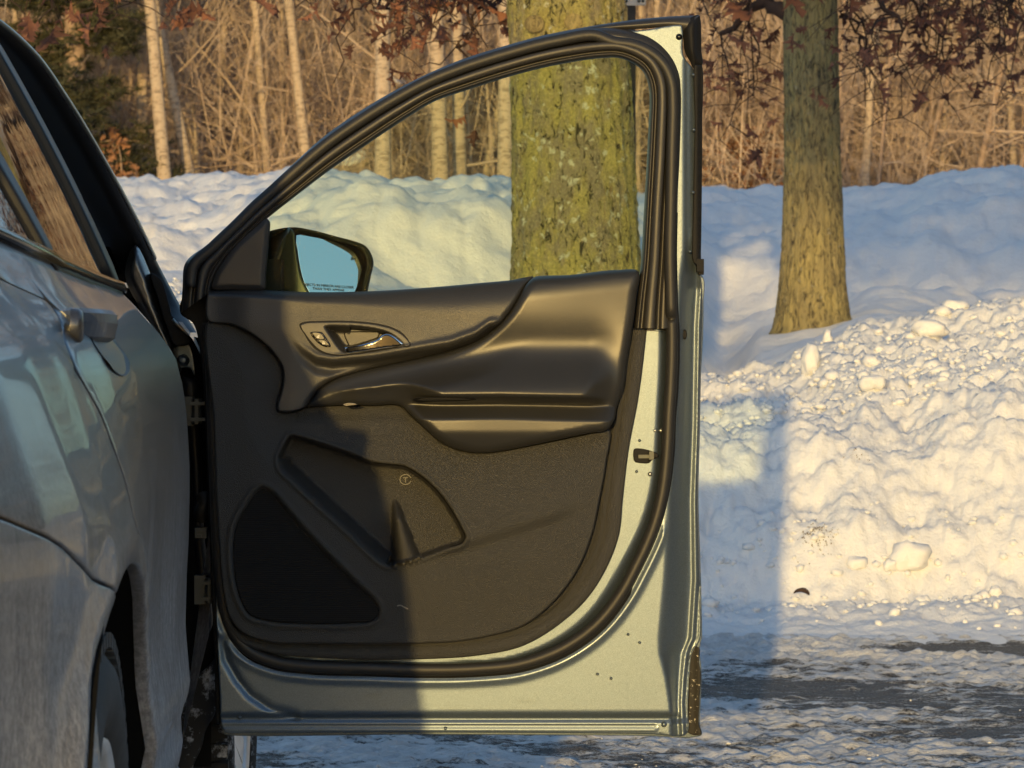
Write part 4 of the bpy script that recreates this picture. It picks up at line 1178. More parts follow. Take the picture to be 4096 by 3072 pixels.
# painted cap part towards the door, slanting forward
CAP = [(1060, 935), (1112, 917), (1160, 912), (1176, 928), (1183, 980), (1192, 1050), (1206, 1110), (1225, 1150), (1240, 1190), (1200, 1215), (1100, 1205), (1058, 1180), (1058, 1050)]
def cap_map(x, y, w):
    Y = MY - w
    return np.stack([(x - CX) / F * Y, Y + 0 * x, EYE - (y - HY) / F * Y], 1)
fold = A2([(1166, 915), (1130, 965), (1112, 1015), (1098, 1060), (1070, 1110)])
def cap_h(x, y, d):
    xl = np.interp(y, fold[:, 1], fold[:, 0])
    k = np.clip((xl - x) / 90.0, 0, 1)
    return 0.006 + 0.018 * smoothstep(1060, 1200, x) - 0.075 * k + 0.005 * np.exp(-((x - xl) / 5.0) ** 2)
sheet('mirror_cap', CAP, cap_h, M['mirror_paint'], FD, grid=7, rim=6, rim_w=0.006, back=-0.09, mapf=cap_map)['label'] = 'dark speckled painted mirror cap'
MG = [(1186, 941), (1249, 946), (1323, 961), (1373, 973), (1420, 987), (1436, 1000), (1453, 1041), (1448, 1089), (1433, 1136), (1420, 1168), (1400, 1200), (1330, 1212), (1260, 1206), (1236, 1168), (1216, 1128), (1199, 1061), (1190, 1000)]
mv = pt(1320, 1060, MY) - Vector((0, 0, EYE)); mv.normalize()
refl = Vector((0.62, -0.68, 0.38)).normalized()
mn = (refl - mv).normalized()
mc = pt(1320, 1060, MY + 0.004)
def mg_map(x, y, w):
    # glass plane tilted inside the housing
    out = []
    for a, b, k in zip(x, y, w):
        d = Vector(((a - CX) / F, 1, -(b - HY) / F)); o_ = Vector((0, 0, EYE))
        t = (mc - o_).dot(mn) / d.dot(mn)
        out.append(tuple(o_ + d * t + mn * k))
    return np.array(out)
mglass = sheet('mirror_glass', MG, lambda x, y, d: 0 * x, M['mirror'], FD, grid=30, rim=3, rim_w=0.0006, back=-0.004, mapf=mg_map, smooth=True)
mglass['label'] = 'mirror glass showing blue sky'
mglass.data.polygons.foreach_set('use_smooth', [False] * len(mglass.data.polygons))
def text_mesh(name, body, place, right, up, size, mat, parent, ext=0.0):
    cu = bpy.data.curves.new(name, 'FONT'); cu.body = body; cu.size = size; cu.align_x = 'CENTER'; cu.align_y = 'CENTER'; cu.extrude = ext
    cu.space_line = 0.92
    to = bpy.data.objects.new(name, cu); C.objects.link(to)
    dg = bpy.context.evaluated_depsgraph_get()
    me = bpy.data.meshes.new_from_object(to.evaluated_get(dg))
    bpy.data.objects.remove(to)
    right = Vector(right).normalized(); up = Vector(up); up = (up - right * up.dot(right)).normalized(); nn = right.cross(up)
    mat4 = Matrix(((right.x, up.x, nn.x, place[0]), (right.y, up.y, nn.y, place[1]), (right.z, up.z, nn.z, place[2]), (0, 0, 0, 1)))
    me.transform(mat4); me.materials.clear(); me.materials.append(mat)
    o = bpy.data.objects.new(name, me); C.objects.link(o); attach(o, parent)
    return o
def mgp(x, y, k): return Vector(mg_map([x], [y], [k])[0])
rdir = mgp(1400, 1155, 0) - mgp(1260, 1146, 0); udir = mgp(1320, 1040, 0) - mgp(1320, 1150, 0)
text_mesh('mirror_warning', 'OBJECTS IN MIRROR ARE CLOSER', mgp(1312, 1144, 0.0012), rdir, udir, 0.0063, M['print'], FD)
text_mesh('mirror_warning', 'THAN THEY APPEAR', mgp(1314, 1158, 0.0012), rdir, udir, 0.0063, M['print'], FD)
s = Soup()
for (ax, ay, bw_, bh) in ((1409, 1031, 9, 3), (1409, 1036, 11, 4), (1406, 1040, 2.5, 3), (1412.5, 1040, 2.5, 3)):
    q = [mgp(ax - bw_ / 2, ay - bh / 2, .0012), mgp(ax + bw_ / 2, ay - bh / 2, .0012), mgp(ax + bw_ / 2, ay + bh / 2, .0012), mgp(ax - bw_ / 2, ay + bh / 2, .0012)]
    s.add(q, [(3, 2, 1, 0)])
for ang in (0.4, 1.6, 2.7):
    dx, dy = math.cos(ang) * 3.2, math.sin(ang) * 3.2
    q = [mgp(1420 - dx - dy * .25, 1036 - dy + dx * .25, .0012), mgp(1420 + dx - dy * .25, 1036 + dy + dx * .25, .0012), mgp(1420 + dx + dy * .25, 1036 + dy - dx * .25, .0012), mgp(1420 - dx + dy * .25, 1036 - dy - dx * .25, .0012)]
    s.add(q, [(3, 2, 1, 0)])
s.ob('blind_spot_sign', M['print'], FD)
# stalk joining mirror to door
st = Soup(); st.box(pt(1075, 1120, DOOR_Y + 0.09), (0.05, 0.10, 0.07)); st.ob('mirror_stalk', M['black_plastic'], FD)
M['handle_paint'] = plain('handle_paint', (0.10, 0.115, 0.14), 0.42, 0.3, spec=0.3, coat=0.2)

# ------------------------------------------------------------------ the car body
CN = Vector((0.9993, 0.038, 0)); CA = Vector((0.038, -0.9993, 0))
CO = Vector((-0.409 - 0.038 * (5.85 - 3.67), 5.85, 0))
SEC_Z = [0.20, 0.28, 0.34, 0.41, 0.446, 0.47, 0.493, 0.505, 0.53, 0.563, 0.61, 0.684, 0.726, 0.796, 0.834, 0.904, 0.944, 0.988, 1.02, 1.048, 1.075, 1.13]
SEC_D = [-.12, -.07, -.03, -.016, -.009, -.012, -.012, -.004, .001, -.002, -.006, -.004, -.0015, 0, 0, -.004, -.009, -.020, -.043, -.067, -.092, -.120]
def side_d(s, z):
    s = np.asarray(s, float); z = np.asarray(z, float)
    d = np.interp(z, SEC_Z, SEC_D)
    up = np.clip(z - 1.085, 0, 1)
    d = np.where(z > 1.085, -0.099 - 0.41 * up - 0.25 * up ** 2, d)
    d = d - np.interp(s, [2.1, 2.3, 2.45, 2.6, 2.79, 2.95, 3.05, 3.10], [0, .008, .024, .046, .095, .19, .36, .6])
    d = d - 0.13 * np.clip((z - 1.085) / 0.3, 0, 1.5) * smoothstep(1.7, 2.6, s)
    d = d - 0.032 * smoothstep(0.80, 0.98, z) * smoothstep(1.9, 2.35, s) * (z < 1.085)
    d = d - 0.032 * smoothstep(1.9, 2.35, s) * (z >= 1.085)
    d = d + 0.020 * smoothstep(0.71, 0.58, z) * np.exp(-((s - 2.47) / 0.12) ** 2)      # bumper flare behind the arch
    # hollow behind the rear door's lower crease and the arch lip
    r = np.hypot(s - 2.18, z - 0.36)
    d = d + 0.008 * np.exp(-((r - 0.43) / 0.022) ** 2) * (z > 0.3)
    d = d - 0.012 * np.exp(-((s - 1.62) / 0.22) ** 2 - ((z - 0.70) / 0.13) ** 2)
    return d
def carpt(s, z, d):
    s = np.asarray(s, float); d = np.asarray(d, float); z = np.asarray(z, float) + 0 * s
    return np.stack([CO.x + CA.x * s + CN.x * d, CO.y + CA.y * s + CN.y * d, z], -1)
def side_map(u, v, w): return carpt(u, v, side_d(u, v) + w)
def pix2body(x, y):
    best = None; prev = None
    for Y in np.arange(2.6, 5.2, 0.004):
        X = (x - CX) / F * Y; z = EYE - (y - HY) / F * Y
        s = (CO.y - Y) / 0.9993
        f = X - (CO.x + CA.x * s + float(side_d(s, z)))
        if prev is not None and prev > 0 >= f or (prev is not None and prev < 0 <= f):
            return s, z
        prev = f
    return (s, z)
SEAM_PX = [(199, 1206), (245, 1285), (265, 1371), (298, 1464), (351, 1564), (404, 1663), (451, 1789), (497, 1915), (530, 2050), (550, 2125), (577, 2251)]
ARC_C, ARC_R = (2.18, 0.36), 0.412
def arc(a0, a1, n, r=ARC_R): return [(ARC_C[0] + r * math.cos(a) * (0.80 if math.cos(a) > 0 else 1.0), ARC_C[1] + r * math.sin(a)) for a in np.linspace(a0, a1, n)]   # tighter towards the tail
seam_u = [(2.46, 1.166), (2.40, 1.10)]
for p in SEAM_PX:
    q = pix2body(*p)
    seam_u.append((float(min(q[0], 2.46)), float(q[1])))
# keep the seam clear of the arch and monotone
seam_f = [seam_u[0]]
for s_, z_ in seam_u[1:]:
    if z_ < seam_f[-1][1] - 0.01:
        r_ = math.hypot(s_ - ARC_C[0], z_ - ARC_C[1])
        if r_ < ARC_R + 0.035:
            k = (ARC_R + 0.035) / r_; s_, z_ = ARC_C[0] + (s_ - ARC_C[0]) * k, ARC_C[1] + (z_ - ARC_C[1]) * k
        seam_f.append((s_, z_))
last = seam_f[-1]
a_end = math.atan2(last[1] - ARC_C[1], last[0] - ARC_C[0])
seam_f += arc(max(a_end, 2.0), 3.05, 8, ARC_R + 0.035)
DF, DB = 1.045, 0.415
def belt_z(s_): return float(np.interp(s_, [1.04, 1.5, 1.9, 2.07, 2.27, 2.46, 2.95], [1.079, 1.087, 1.098, 1.112, 1.140, 1.168, 1.19]))
off = lambda L, k: [(s_ + k, z_) for s_, z_ in L]
rd_out = [(DF, DB), (DF, 0.6), (DF, 0.8), (DF, 1.0), (DF, 1.077), (1.4, belt_z(1.4)), (1.8, belt_z(1.8)), (1.95, belt_z(1.95)), (2.07, belt_z(2.07)), (2.2, belt_z(2.2)), (2.33, belt_z(2.33))] + off(seam_f, -0.002) + [(1.70, DB)]
G0 = lambda u, v, d: 0 * u
rear_door = sheet('rear_door', rd_out, G0, M['body_paint'], car, grid=0.022, rim=0.003, rim_w=0.003, back=lambda u, v, w: np.where(np.hypot(u - 2.18, v - .36) < .47, -0.014, -0.05), mapf=side_map, smooth=False, step=0.016)
rear_door['label'] = 'closed rear passenger door streaked with dried road salt'
bump_px = [(438, 2410), (371, 2323), (265, 2231), (120, 2090), (0, 1979)]
bl = [pix2body(*p) for p in bump_px]
bz0 = bl[0][1]
arch_rear = arc(0.05, 1.25, 10)
bseam = [(2.292, 0.748), (2.42, 0.775), (2.55, 0.815), (2.70, 0.85), (2.85, 0.875), (3.09, 0.90)]
# quarter panel: seam down to the arch, round it to the bumper joint, along the joint to the tail
qp = off(seam_f, 0.002) 
arch_up = arc(3.0, math.atan2(bseam[0][1] - ARC_C[1], (bseam[0][0] - ARC_C[0]) / 0.80), 26)
qp_out = qp + arch_up + [(b[0], b[1] + 0.0015) for b in bseam] + [(3.09, 1.0), (3.07, 1.19), (2.8, 1.182), (2.6, 1.175)]
quarter = sheet('quarter_panel', qp_out, G0, M['body_paint'], car, grid=0.022, rim=0.003, rim_w=0.003, back=-0.014, mapf=side_map, smooth=False, step=0.016)
bp_out = [(b[0], b[1] - 0.0015) for b in bseam] + [(3.095, 0.5), (3.09, 0.28), (2.54, 0.26)] + arc(math.atan2(0.28 - ARC_C[1], 0.40), math.atan2(bseam[0][1] - .01 - ARC_C[1], (bseam[0][0] - ARC_C[0]) / 0.80), 12)
bumper = sheet('rear_bumper', bp_out, lambda u, v, d: 0.001 + 0 * u, M['bumper_paint'], car, grid=0.02, rim=0.004, rim_w=0.003, back=-0.014, mapf=side_map, smooth=False, step=0.016)
# rocker cladding below the rear door
rk = [(1.0, DB - 0.006), (1.3, DB - 0.006), (1.73, DB - 0.006), (1.76, 0.33), (1.78, 0.26), (1.0, 0.24)]
sheet('rocker_cladding', rk, lambda u, v, d: 0.006 + 0.004 * np.sin(v * 60), M['bumper_paint'], car, grid=0.02, rim=0.01, rim_w=0.008, back=-0.08, mapf=side_map, smooth=False, step=0.016)
# belt moulding
pth = [Vector(carpt(s_, belt_z(s_) + 0.004, float(side_d(s_, belt_z(s_) + 0.004)) + 0.001)) for s_ in np.linspace(1.05, 2.95, 50)]
tube('belt_moulding', pth, 0.010, M['black_gloss'], rear_door, 8)
# glazing and its frames
def gl_sheet(name, s0, s1, s2, s3, z0, z1, mat, w, parent, rim=0.01, grid=0.03):
    return sheet(name, [(s0, z0), (s1, z1), (s2, z1), (s3, z0)], lambda u, v, d: w + 0 * u, mat, parent, grid=grid, rim=rim, rim_w=0.004, back=w - 0.02, mapf=side_map, smooth=False, step=0.03)
gl_sheet('rear_window', 1.13, 1.20, 1.98, 1.90, 1.092, 1.50, M['privacy'], -0.004, rear_door)
sheet('rear_window', [(1.945, 1.104), (2.02, 1.49), (2.36, 1.49), (2.41, 1.165), (2.27, 1.143), (2.07, 1.115)], lambda u, v, d: -0.004 + 0 * u, M['privacy'], rear_door, grid=0.03, rim=0.01, rim_w=0.004, back=-0.024, mapf=side_map, smooth=False, step=0.03)
gl_sheet('quarter_window', 2.52, 2.46, 2.70, 2.86, 1.185, 1.46, M['privacy'], -0.004, quarter)
gl_sheet('window_frame_post', 1.045, 1.10, 1.205, 1.135, 1.085, 1.56, M['satin_black'], 0.006, rear_door)
gl_sheet('window_divider', 1.895, 1.972, 2.022, 1.948, 1.092, 1.52, M['satin_black'], 0.006, rear_door)
gl_sheet('window_frame_post', 2.38, 2.34, 2.40, 2.46, 1.172, 1.52, M['satin_black'], 0.006, rear_door)
gl_sheet('rear_pillar', 2.465, 2.41, 2.47, 2.53, 1.178, 1.54, M['body_paint'], 0.003, quarter)
gl_sheet('rear_pillar', 2.85, 2.69, 2.82, 3.02, 1.186, 1.54, M['body_paint'], 0.003, quarter)
sheet('window_frame_rail', [(1.09, 1.495), (2.82, 1.485), (2.80, 1.56), (1.09, 1.565)], lambda u, v, d: 0.008 + 0 * u, M['satin_black'], rear_door, grid=0.04, rim=0.008, rim_w=0.004, back=-0.02, mapf=side_map, smooth=False, step=0.04)
# centre pillar behind the rear door's leading edge
V, Fa = [], []
zs = list(np.linspace(0.42, 1.075, 10)) + list(np.linspace(1.09, 1.58, 12))
for z_ in zs:
    d_ = float(side_d(1.0, z_))
    for (s_, dd) in ((1.05, -0.030), (0.965, -0.035), (0.955, -0.055), (0.97, -0.12)):
        V.append(carpt(s_, z_, d_ + dd))
for i in range(len(zs) - 1):
    for k in range(3): Fa.append((i * 4 + k, i * 4 + k + 1, (i + 1) * 4 + k + 1, (i + 1) * 4 + k))
mesh_ob('centre_pillar', V, Fa, M['satin_black'], car)
# roof, far side, tail, hood, windscreen: a closed hull round the cabin
def hull(name, rows, mat, parent, closed=False):
    V = [p for r in rows for p in r]; m = len(rows[0]); Fa = []
    for i in range(len(rows) - 1):
        for k in range(m - 1): Fa.append((i * m + k, i * m + k + 1, (i + 1) * m + k + 1, (i + 1) * m + k))
    return mesh_ob(name, V, Fa, mat, parent)
rows = []
for s_ in np.linspace(0.55, 2.95, 18):
    top = 1.645 - 0.05 * ((s_ - 1.5) / 1.4) ** 2
    e = float(side_d(s_, 1.55)) + 0.01
    rows.append([Vector(carpt(s_, z_, d_)) for d_, z_ in ((e, 1.555), (e - 0.012, 1.585), (e - 0.05, top - 0.02), (e - 0.2, top - 0.004), (-0.92, top), (-1.84 - e + .2, top - 0.004), (-1.84 - e + .05, top - .02), (-1.84 - e, 1.555))])
hull('roof', rows, M['body_paint'], car)
rows = []
for z_ in (0.3, 0.5, 0.8, 1.0, 1.08, 1.3, 1.55):
    rows.append([Vector(carpt(s_, z_, -1.84 - float(side_d(min(s_, 2.2), z_)) * (1 if z_ < 1.1 else 1))) for s_ in (-1.5, -0.8, 0, 0.8, 1.6, 2.4, 2.9)] if z_ <= 1.08 else
                [Vector(carpt(s_, z_, -1.84 - float(side_d(1.5, z_)))) for s_ in (-0.35 + (z_ - 1.08) * 1.9, -0.1 + (z_ - 1.08) * 1.5, .6, 1.0, 1.6, 2.4, 2.9)])
hull('far_side', rows, M['body_paint'], car)
rows = []
for d_ in np.linspace(-0.30, -1.54, 8):
    bul = 0.05 * (1 - ((d_ + .92) / .62) ** 2)
    rows.append([Vector(carpt(s_ + bul, z_, d_)) for s_, z_ in ((3.02, .3), (3.10, .42), (3.12, .62), (3.06, .75), (3.07, 1.0), (3.02, 1.1), (2.92, 1.4), (2.85, 1.6))])
hull('tailgate', rows, M['body_paint'], car)
rows = []
for d_ in np.linspace(-0.13, -1.71, 8):
    cr = 0.04 * (1 - ((d_ + .92) / .79) ** 2)
    rows.append([Vector(carpt(s_ , z_ + cr, d_)) for s_, z_ in ((-0.50, 1.03), (-0.9, 1.0), (-1.3, .93), (-1.5, .83), (-1.56, .6), (-1.5, .35))])
hull('hood', rows, M['body_paint'], car)
rows = []
for k in np.linspace(0, 1, 8):
    rows.append([Vector(carpt(-0.42 + t * 0.98, 1.06 + t * 0.53, (-0.17 - 0.2 * t) * (1 - k) + (-1.67 + .2 * t) * k)) for t in np.linspace(0, 1, 6)])
hull('windscreen', rows, M['privacy'], car)
# cabin floor and dark lining so nothing shows through
s_box = Soup(); s_box.box(carpt(1.2, 0.36, -0.92), (1.5, 3.2, 0.12)); s_box.ob('floor_pan', M['dark_void'], car)
lin = []
for z_ in (0.4, 0.7, 1.0, 1.1): lin.append([Vector(carpt(s_, z_, -0.19)) for s_ in (1.05, 1.7)] + [Vector(carpt(1.72, z_, -0.36)), Vector(carpt(2.62, z_, -0.36)), Vector(carpt(2.64, z_, -0.25)), Vector(carpt(2.95, z_, -0.3))])
hull('inner_lining', lin, M['dark_void'], car)

# windscreen pillar, seen end on past the centre pillar
AP = [(780, 1330, 6.05), (700, 1195, 6.15), (643, 1088, 6.15), (550, 895, 5.95), (424, 663, 5.70), (265, 398, 5.42), (126, 206, 5.22), (0, 93, 5.1), (-220, -40, 4.95), (-480, -140, 4.8)]
ap = [pt(*p) for p in AP]
c3 = catmull([tuple(p) for p in ap], 0.03, False)
rows = []
for i, p in enumerate(c3):
    p = Vector(p)
    wd = 0.10
    rows.append([p + Vector((-0.002, 0.05, 0)), p + Vector((0.0, 0.02, 0.0)), p + Vector((-0.004, 0.0, 0)), p + Vector((-0.030, -0.014, 0)), p + Vector((-0.034, -0.010, 0)), p + Vector((-0.055, -0.016, 0)), p + Vector((-0.11, 0.0, 0)), p + Vector((-0.12, 0.05, 0))])
apo = hull('windscreen_pillar', rows, M['satin_black'], car)
tube('pillar_edge', [Vector(p) + Vector((-0.001, 0.012, 0.002)) for p in c3[8:]], 0.0045, M['steel'], apo, 6)
# pillar foot and jamb
def flat_map(Y0):
    def f(x, y, w):
        Y = Y0 - w
        return np.stack([(x - CX) / F * Y, Y + 0 * x, EYE - (y - HY) / F * Y], 1)
    return f
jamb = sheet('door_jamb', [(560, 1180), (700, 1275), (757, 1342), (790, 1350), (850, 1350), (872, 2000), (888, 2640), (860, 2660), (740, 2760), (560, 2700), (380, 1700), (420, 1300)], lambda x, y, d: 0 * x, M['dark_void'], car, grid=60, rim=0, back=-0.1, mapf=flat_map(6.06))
sheet('pillar_foot', [(540, 980), (600, 1090), (632, 1190), (668, 1290), (700, 1370), (716, 1430), (722, 1490), (690, 1490), (640, 1400), (560, 1240), (500, 1080)], lambda x, y, d: 0.03 * smoothstep(0, 30, d), M['body_paint'], car, grid=12, rim=8, rim_w=0.01, back=-0.05, mapf=flat_map(6.0))
sheet('pillar_cover', [(607, 1092), (640, 1112), (676, 1215), (690, 1268), (757, 1340), (762, 1368), (707, 1383), (664, 1300), (632, 1200)], lambda x, y, d: 0.0 * x, M['black_plastic'], car, grid=12, rim=5, rim_w=0.004, back=-0.05, mapf=flat_map(5.96))
tube('pillar_edge', [pt(690, 1276, 5.955), pt(712, 1300, 5.955), pt(735, 1322, 5.955), pt(757, 1340, 5.955)], 0.0028, M['steel'], car, 6)
sheet('fender_bracket', [(707, 1383), (752, 1373), (768, 1406), (776, 1500), (763, 1476), (745, 1469), (719, 1472), (708, 1424)], lambda x, y, d: 0 * x, M['shell_paint'], car, grid=10, rim=3, rim_w=0.002, back=-0.02, mapf=flat_map(6.0))
bc = pt(734, 1441, 5.998)
V, Fa = lathe([(0.011, 0), (0.011, 0.002), (0.007, 0.0025), (0.007, 0.009), (0.004, 0.010), (0.0001, 0.010)], 10, bc, (0, -1, 0), (0, 0, 1))
mesh_ob('bolt', V, [f[::-1] for f in Fa], M['shell_paint'], car)
sheet('jamb_panel', [(735, 1500), (780, 1510), (800, 1700), (815, 2100), (850, 2500), (830, 2560), (790, 2300), (765, 1900)], lambda x, y, d: 0.01 * smoothstep(0, 20, d), M['satin_black'], car, grid=14, rim=6, rim_w=0.006, back=-0.02, mapf=flat_map(6.03))
def hinge(x, y):
    s = Soup(); c = pt(x, y, 5.93)
    k = 0.427e-3
    for dz in (-32 * k, 32 * k):
        s.box(c + Vector((0.006, 0, dz)), (0.034, 0.05, 0.006)); s.box(c + Vector((0.020, -0.02, dz)), (0.012, 0.02, 0.005))
    V, Fa = sweep([c + Vector((0.0, -0.01, -0.022)), c + Vector((0.0, -0.01, 0.022))], 0.009, 10); s.add(V, Fa)
    s.box(c + Vector((-0.018, 0.02, 0)), (0.02, 0.04, 0.05))
    return s.ob('door_hinge', M['dull_steel'], car)
hinge(790, 1645)['label'] = 'upper door hinge'; hinge(842, 2360)['label'] = 'lower door hinge'
V, Fa = [], []
bp = [pt(815 + 6 * math.sin(k * .5), 1985 + k * 7, 5.93) + Vector((0.0, -0.012 * math.sin(k / 12 * 3.1), 0)) for k in range(13)]
path = []; rad = []
for k in range(49):
    t = k / 48 * 12; i = min(int(t), 11); f = t - i
    path.append(bp[i].lerp(bp[i + 1], f)); rad.append(0.0105 + 0.0028 * math.cos(k * math.pi))
tube('wiring_boot', path, rad, M['rubber'], car, 12)
s = Soup(); s.box(pt(806, 2130, 5.93), (0.02, 0.03, 0.018)); s.box(pt(800, 2118, 5.925), (0.008, 0.03, 0.006)); s.box(pt(800, 2142, 5.925), (0.008, 0.03, 0.006)); s.ob('check_strap', M['dull_steel'], car)

# rear door handle: body-coloured strap with chrome edge
def handle():
    V, Fa = [], []
    prof = [(-.018, -.006), (-.018, .004), (-.013, .010), (.003, .014), (.013, .013), (.018, .008), (.018, -.004), (.012, -.009), (-.012, -.009)]
    n = 22
    for i in range(n):
        t = i / (n - 1); s_ = 1.90 + 0.22 * t
        z0 = 1.026 + 0.004 * t
        bow = -0.030 + 0.030 * (1 - abs(2 * t - 1) ** 3)
        sc = 0.72 + 0.28 * min(1, 9 * min(t, 1 - t) + 0.2)
        for zz, dd in prof: V.append(carpt(s_, z0 + zz * sc, -0.040 - 0.030 * float(smoothstep(1.9, 2.35, s_)) + bow + dd * sc))
    m = len(prof)
    for i in range(n - 1):
        for k in range(m): Fa.append((i * m + k, i * m + (k + 1) % m, (i + 1) * m + (k + 1) % m, (i + 1) * m + k))
    Fa.append(tuple(range(m))); Fa.append(tuple((n - 1) * m + k for k in range(m))[::-1])
    h = mesh_ob('door_handle', V, Fa, M['handle_paint'], rear_door, False)
    # escutcheon with key cover towards the tail
    V2, F2 = lathe([(0.001, 0.012), (0.016, 0.012), (0.019, 0.008), (0.020, 0.0)], 18, Vector(carpt(2.145, 1.028, -0.066)), tuple(CN), (0, 0, 1))
    mesh_ob('handle_cover', V2, F2, M['body_paint'], rear_door)
    cup = [Vector(carpt(2.01 + 0.085 * math.cos(a), 1.000 + 0.028 * math.sin(a), float(side_d(2.01 + 0.085 * math.cos(a), 1.000 + 0.028 * math.sin(a))) + 0.0015)) for a in np.linspace(0, 2 * math.pi, 24, endpoint=False)]
    mesh_ob('handle_cup', cup + [Vector(carpt(2.01, 1.000, float(side_d(2.01, 1.0)) - 0.018))], [(i, (i + 1) % 24, 24) for i in range(24)], M['satin_black'], rear_door)  # satin black puts the recess shade into the cup's colour
handle()

# wheels
def wheel(name, c, R, W, axis, tyre_m, label, spin=0.2):
    axis = Vector(axis).normalized(); up = Vector((0, 0, 1)); b = axis.cross(up)
    prof = [(R * .69, W * .34), (R * .73, W * .46), (R * .82, W * .50), (R * .91, W * .485), (R * .965, W * .42), (R * .99, W * .36), (R * .985, W * .2), (R * .985, -W * .2), (R * .99, -W * .36), (R * .95, -W * .44), (R * .8, -W * .5), (R * .69, -W * .4)]
    V, Fa = lathe(prof, 72, c, axis, up)
    root = mesh_ob(name, V, Fa, tyre_m, car); root['label'] = label
    tr = Soup()
    for i in range(64):
        a = 2 * math.pi * i / 64; dr = up * math.cos(a) + b * math.sin(a); tn = axis.cross(dr)
        for j, off_ in enumerate((-.40, -.21, 0, .21, .40)):
            sk = 0.3 if j % 2 else -0.3
            Rm = Matrix((tn, axis, dr)).transposed()
            tr.box(Vector(c) + dr * (R * .99) + axis * (off_ * W) + tn * (sk * 0.012), (0.024, 0.034, 0.016), Rm.to_3x3())
    tr.ob('tread', tyre_m, root)
    V, Fa = lathe([(R * .69, W * .30), (R * .705, W * .42), (R * .69, W * .46), (R * .66, W * .42), (R * .64, W * .05), (R * .20, 0.0), (R * .05, 0.0)], 60, c, axis, up)
    rim = mesh_ob('rim', V, Fa, M['chrome_wheel'], root)
    sp = Soup()
    for i in range(5):
        for off_ in (-0.13, 0.13):
            a = spin + 2 * math.pi * i / 5 + off_; dr = up * math.cos(a) + b * math.sin(a); tn = axis.cross(dr)
            q = []
            for rr, ww, hh in ((R * .10, .022, W * .20), (R * .38, .018, W * .35), (R * .68, .026, W * .42)):
                for sg, dz in ((-1, 0), (1, 0), (1, -.03), (-1, -.03)): q.append(Vector(c) + dr * rr + tn * (sg * ww) + axis * (hh + dz))
            f = []
            for k in range(2):
                for e in range(4): f.append((k * 4 + e, k * 4 + (e + 1) % 4, (k + 1) * 4 + (e + 1) % 4, (k + 1) * 4 + e))
            sp.add(q, f)
    sp.ob('spokes', M['chrome_wheel'], root)
    return root
M['chrome_wheel'] = plain('alloy_wheel', (0.80, 0.80, 0.80), 0.35, 0.5, var=0.25, vscale=25)
wheel('rear_wheel', Vector(carpt(2.215, 0.345, -0.016 - 0.115)), 0.352, 0.23, CN, M['tyre'], 'rear wheel, dusty tyre on a bright alloy rim')
wheel('front_wheel', Vector((-0.497 - 0.118, 6.42, 0.345)), 0.35, 0.235, (1, 0.0, 0), M['tyre_snow'], 'front wheel with snow packed in its tread')
# wheel wells
def well(c, R, w0, w1, axis, mat, nm):
    axis = Vector(axis); up = Vector((0, 0, 1)); b = axis.cross(up); V, Fa = [], []
    n = 26
    for i in range(n):
        a = math.pi * (-0.08 + 1.16 * i / (n - 1)); dr = b * math.cos(a) + up * math.sin(a)
        V += [Vector(c) + dr * R + axis * w0, Vector(c) + dr * R + axis * w1, Vector(c) + dr * R * .2 + axis * w1]
    for i in range(n - 1):
        for k in range(2): Fa.append((3 * i + k, 3 * i + k + 1, 3 * i + 4 + k, 3 * i + 3 + k))
    return mesh_ob(nm, V, Fa, mat, car)
well(Vector(carpt(2.18, 0.36, 0)), 0.415, -0.012, -0.33, CN, M['dark_void'], 'wheel_well')
well(Vector(carpt(-0.57, 0.36, 0)), 0.41, -0.03, -0.33, CN, M['dark_void'], 'wheel_well')
# splash liner behind the front wheel, caked with slush
sheet('splash_liner', [(700, 2740), (763, 2714), (812, 2684), (862, 2637), (872, 2690), (873, 2805), (856, 2862), (824, 2920), (806, 2990), (775, 3060), (760, 3150), (690, 3160), (660, 2900)], lambda x, y, d: 0.02 * np.sin((x - 650) / 80.0), M['liner'], car, grid=16, rim=6, rim_w=0.006, back=-0.04, mapf=flat_map(6.02))
# front fender and lower front corner
rows = []
for s_ in (-0.05, -0.2, -0.45, -0.8, -1.1, -1.35, -1.5):
    inn = float(np.interp(s_, [-1.5, -1.1, 0], [-.25, -.03, -.01]))
    zb = 0.30 if s_ > -0.17 or s_ < -1.0 else 0.74
    rows.append([Vector(carpt(s_, z_, float(side_d(0.5, z_)) + inn - 0.01)) for z_ in (max(zb, .3), max(zb + .02, 0.5), 0.78, .9, .97, 1.01, 1.04)])
hull('front_fender', rows, M['body_paint'], car)

# ------------------------------------------------------------------ trees
def rand_dir(r, tilt):
    a = r.uniform(0, 2 * math.pi); return Vector((math.cos(a) * math.sin(tilt), math.sin(a) * math.sin(tilt), math.cos(tilt)))
class Tubes:
    """Many tapered 3- to 6-sided twigs in one numpy mesh."""
    def __init__(s): s.V = []; s.T = []; s.n = 0
    def add(s, pts, rad, sides=3):
        V, Fa = sweep(pts, rad, sides, caps=False)
        s.V.append(np.array([tuple(v) for v in V], np.float32)); s.T.append(np.array(Fa, np.int32) + s.n); s.n += len(V)
    def ob(s, name, mat, parent=None, local=True):
        return np_mesh(name, np.concatenate(s.V), np.concatenate(s.T), mat, parent, True, local)

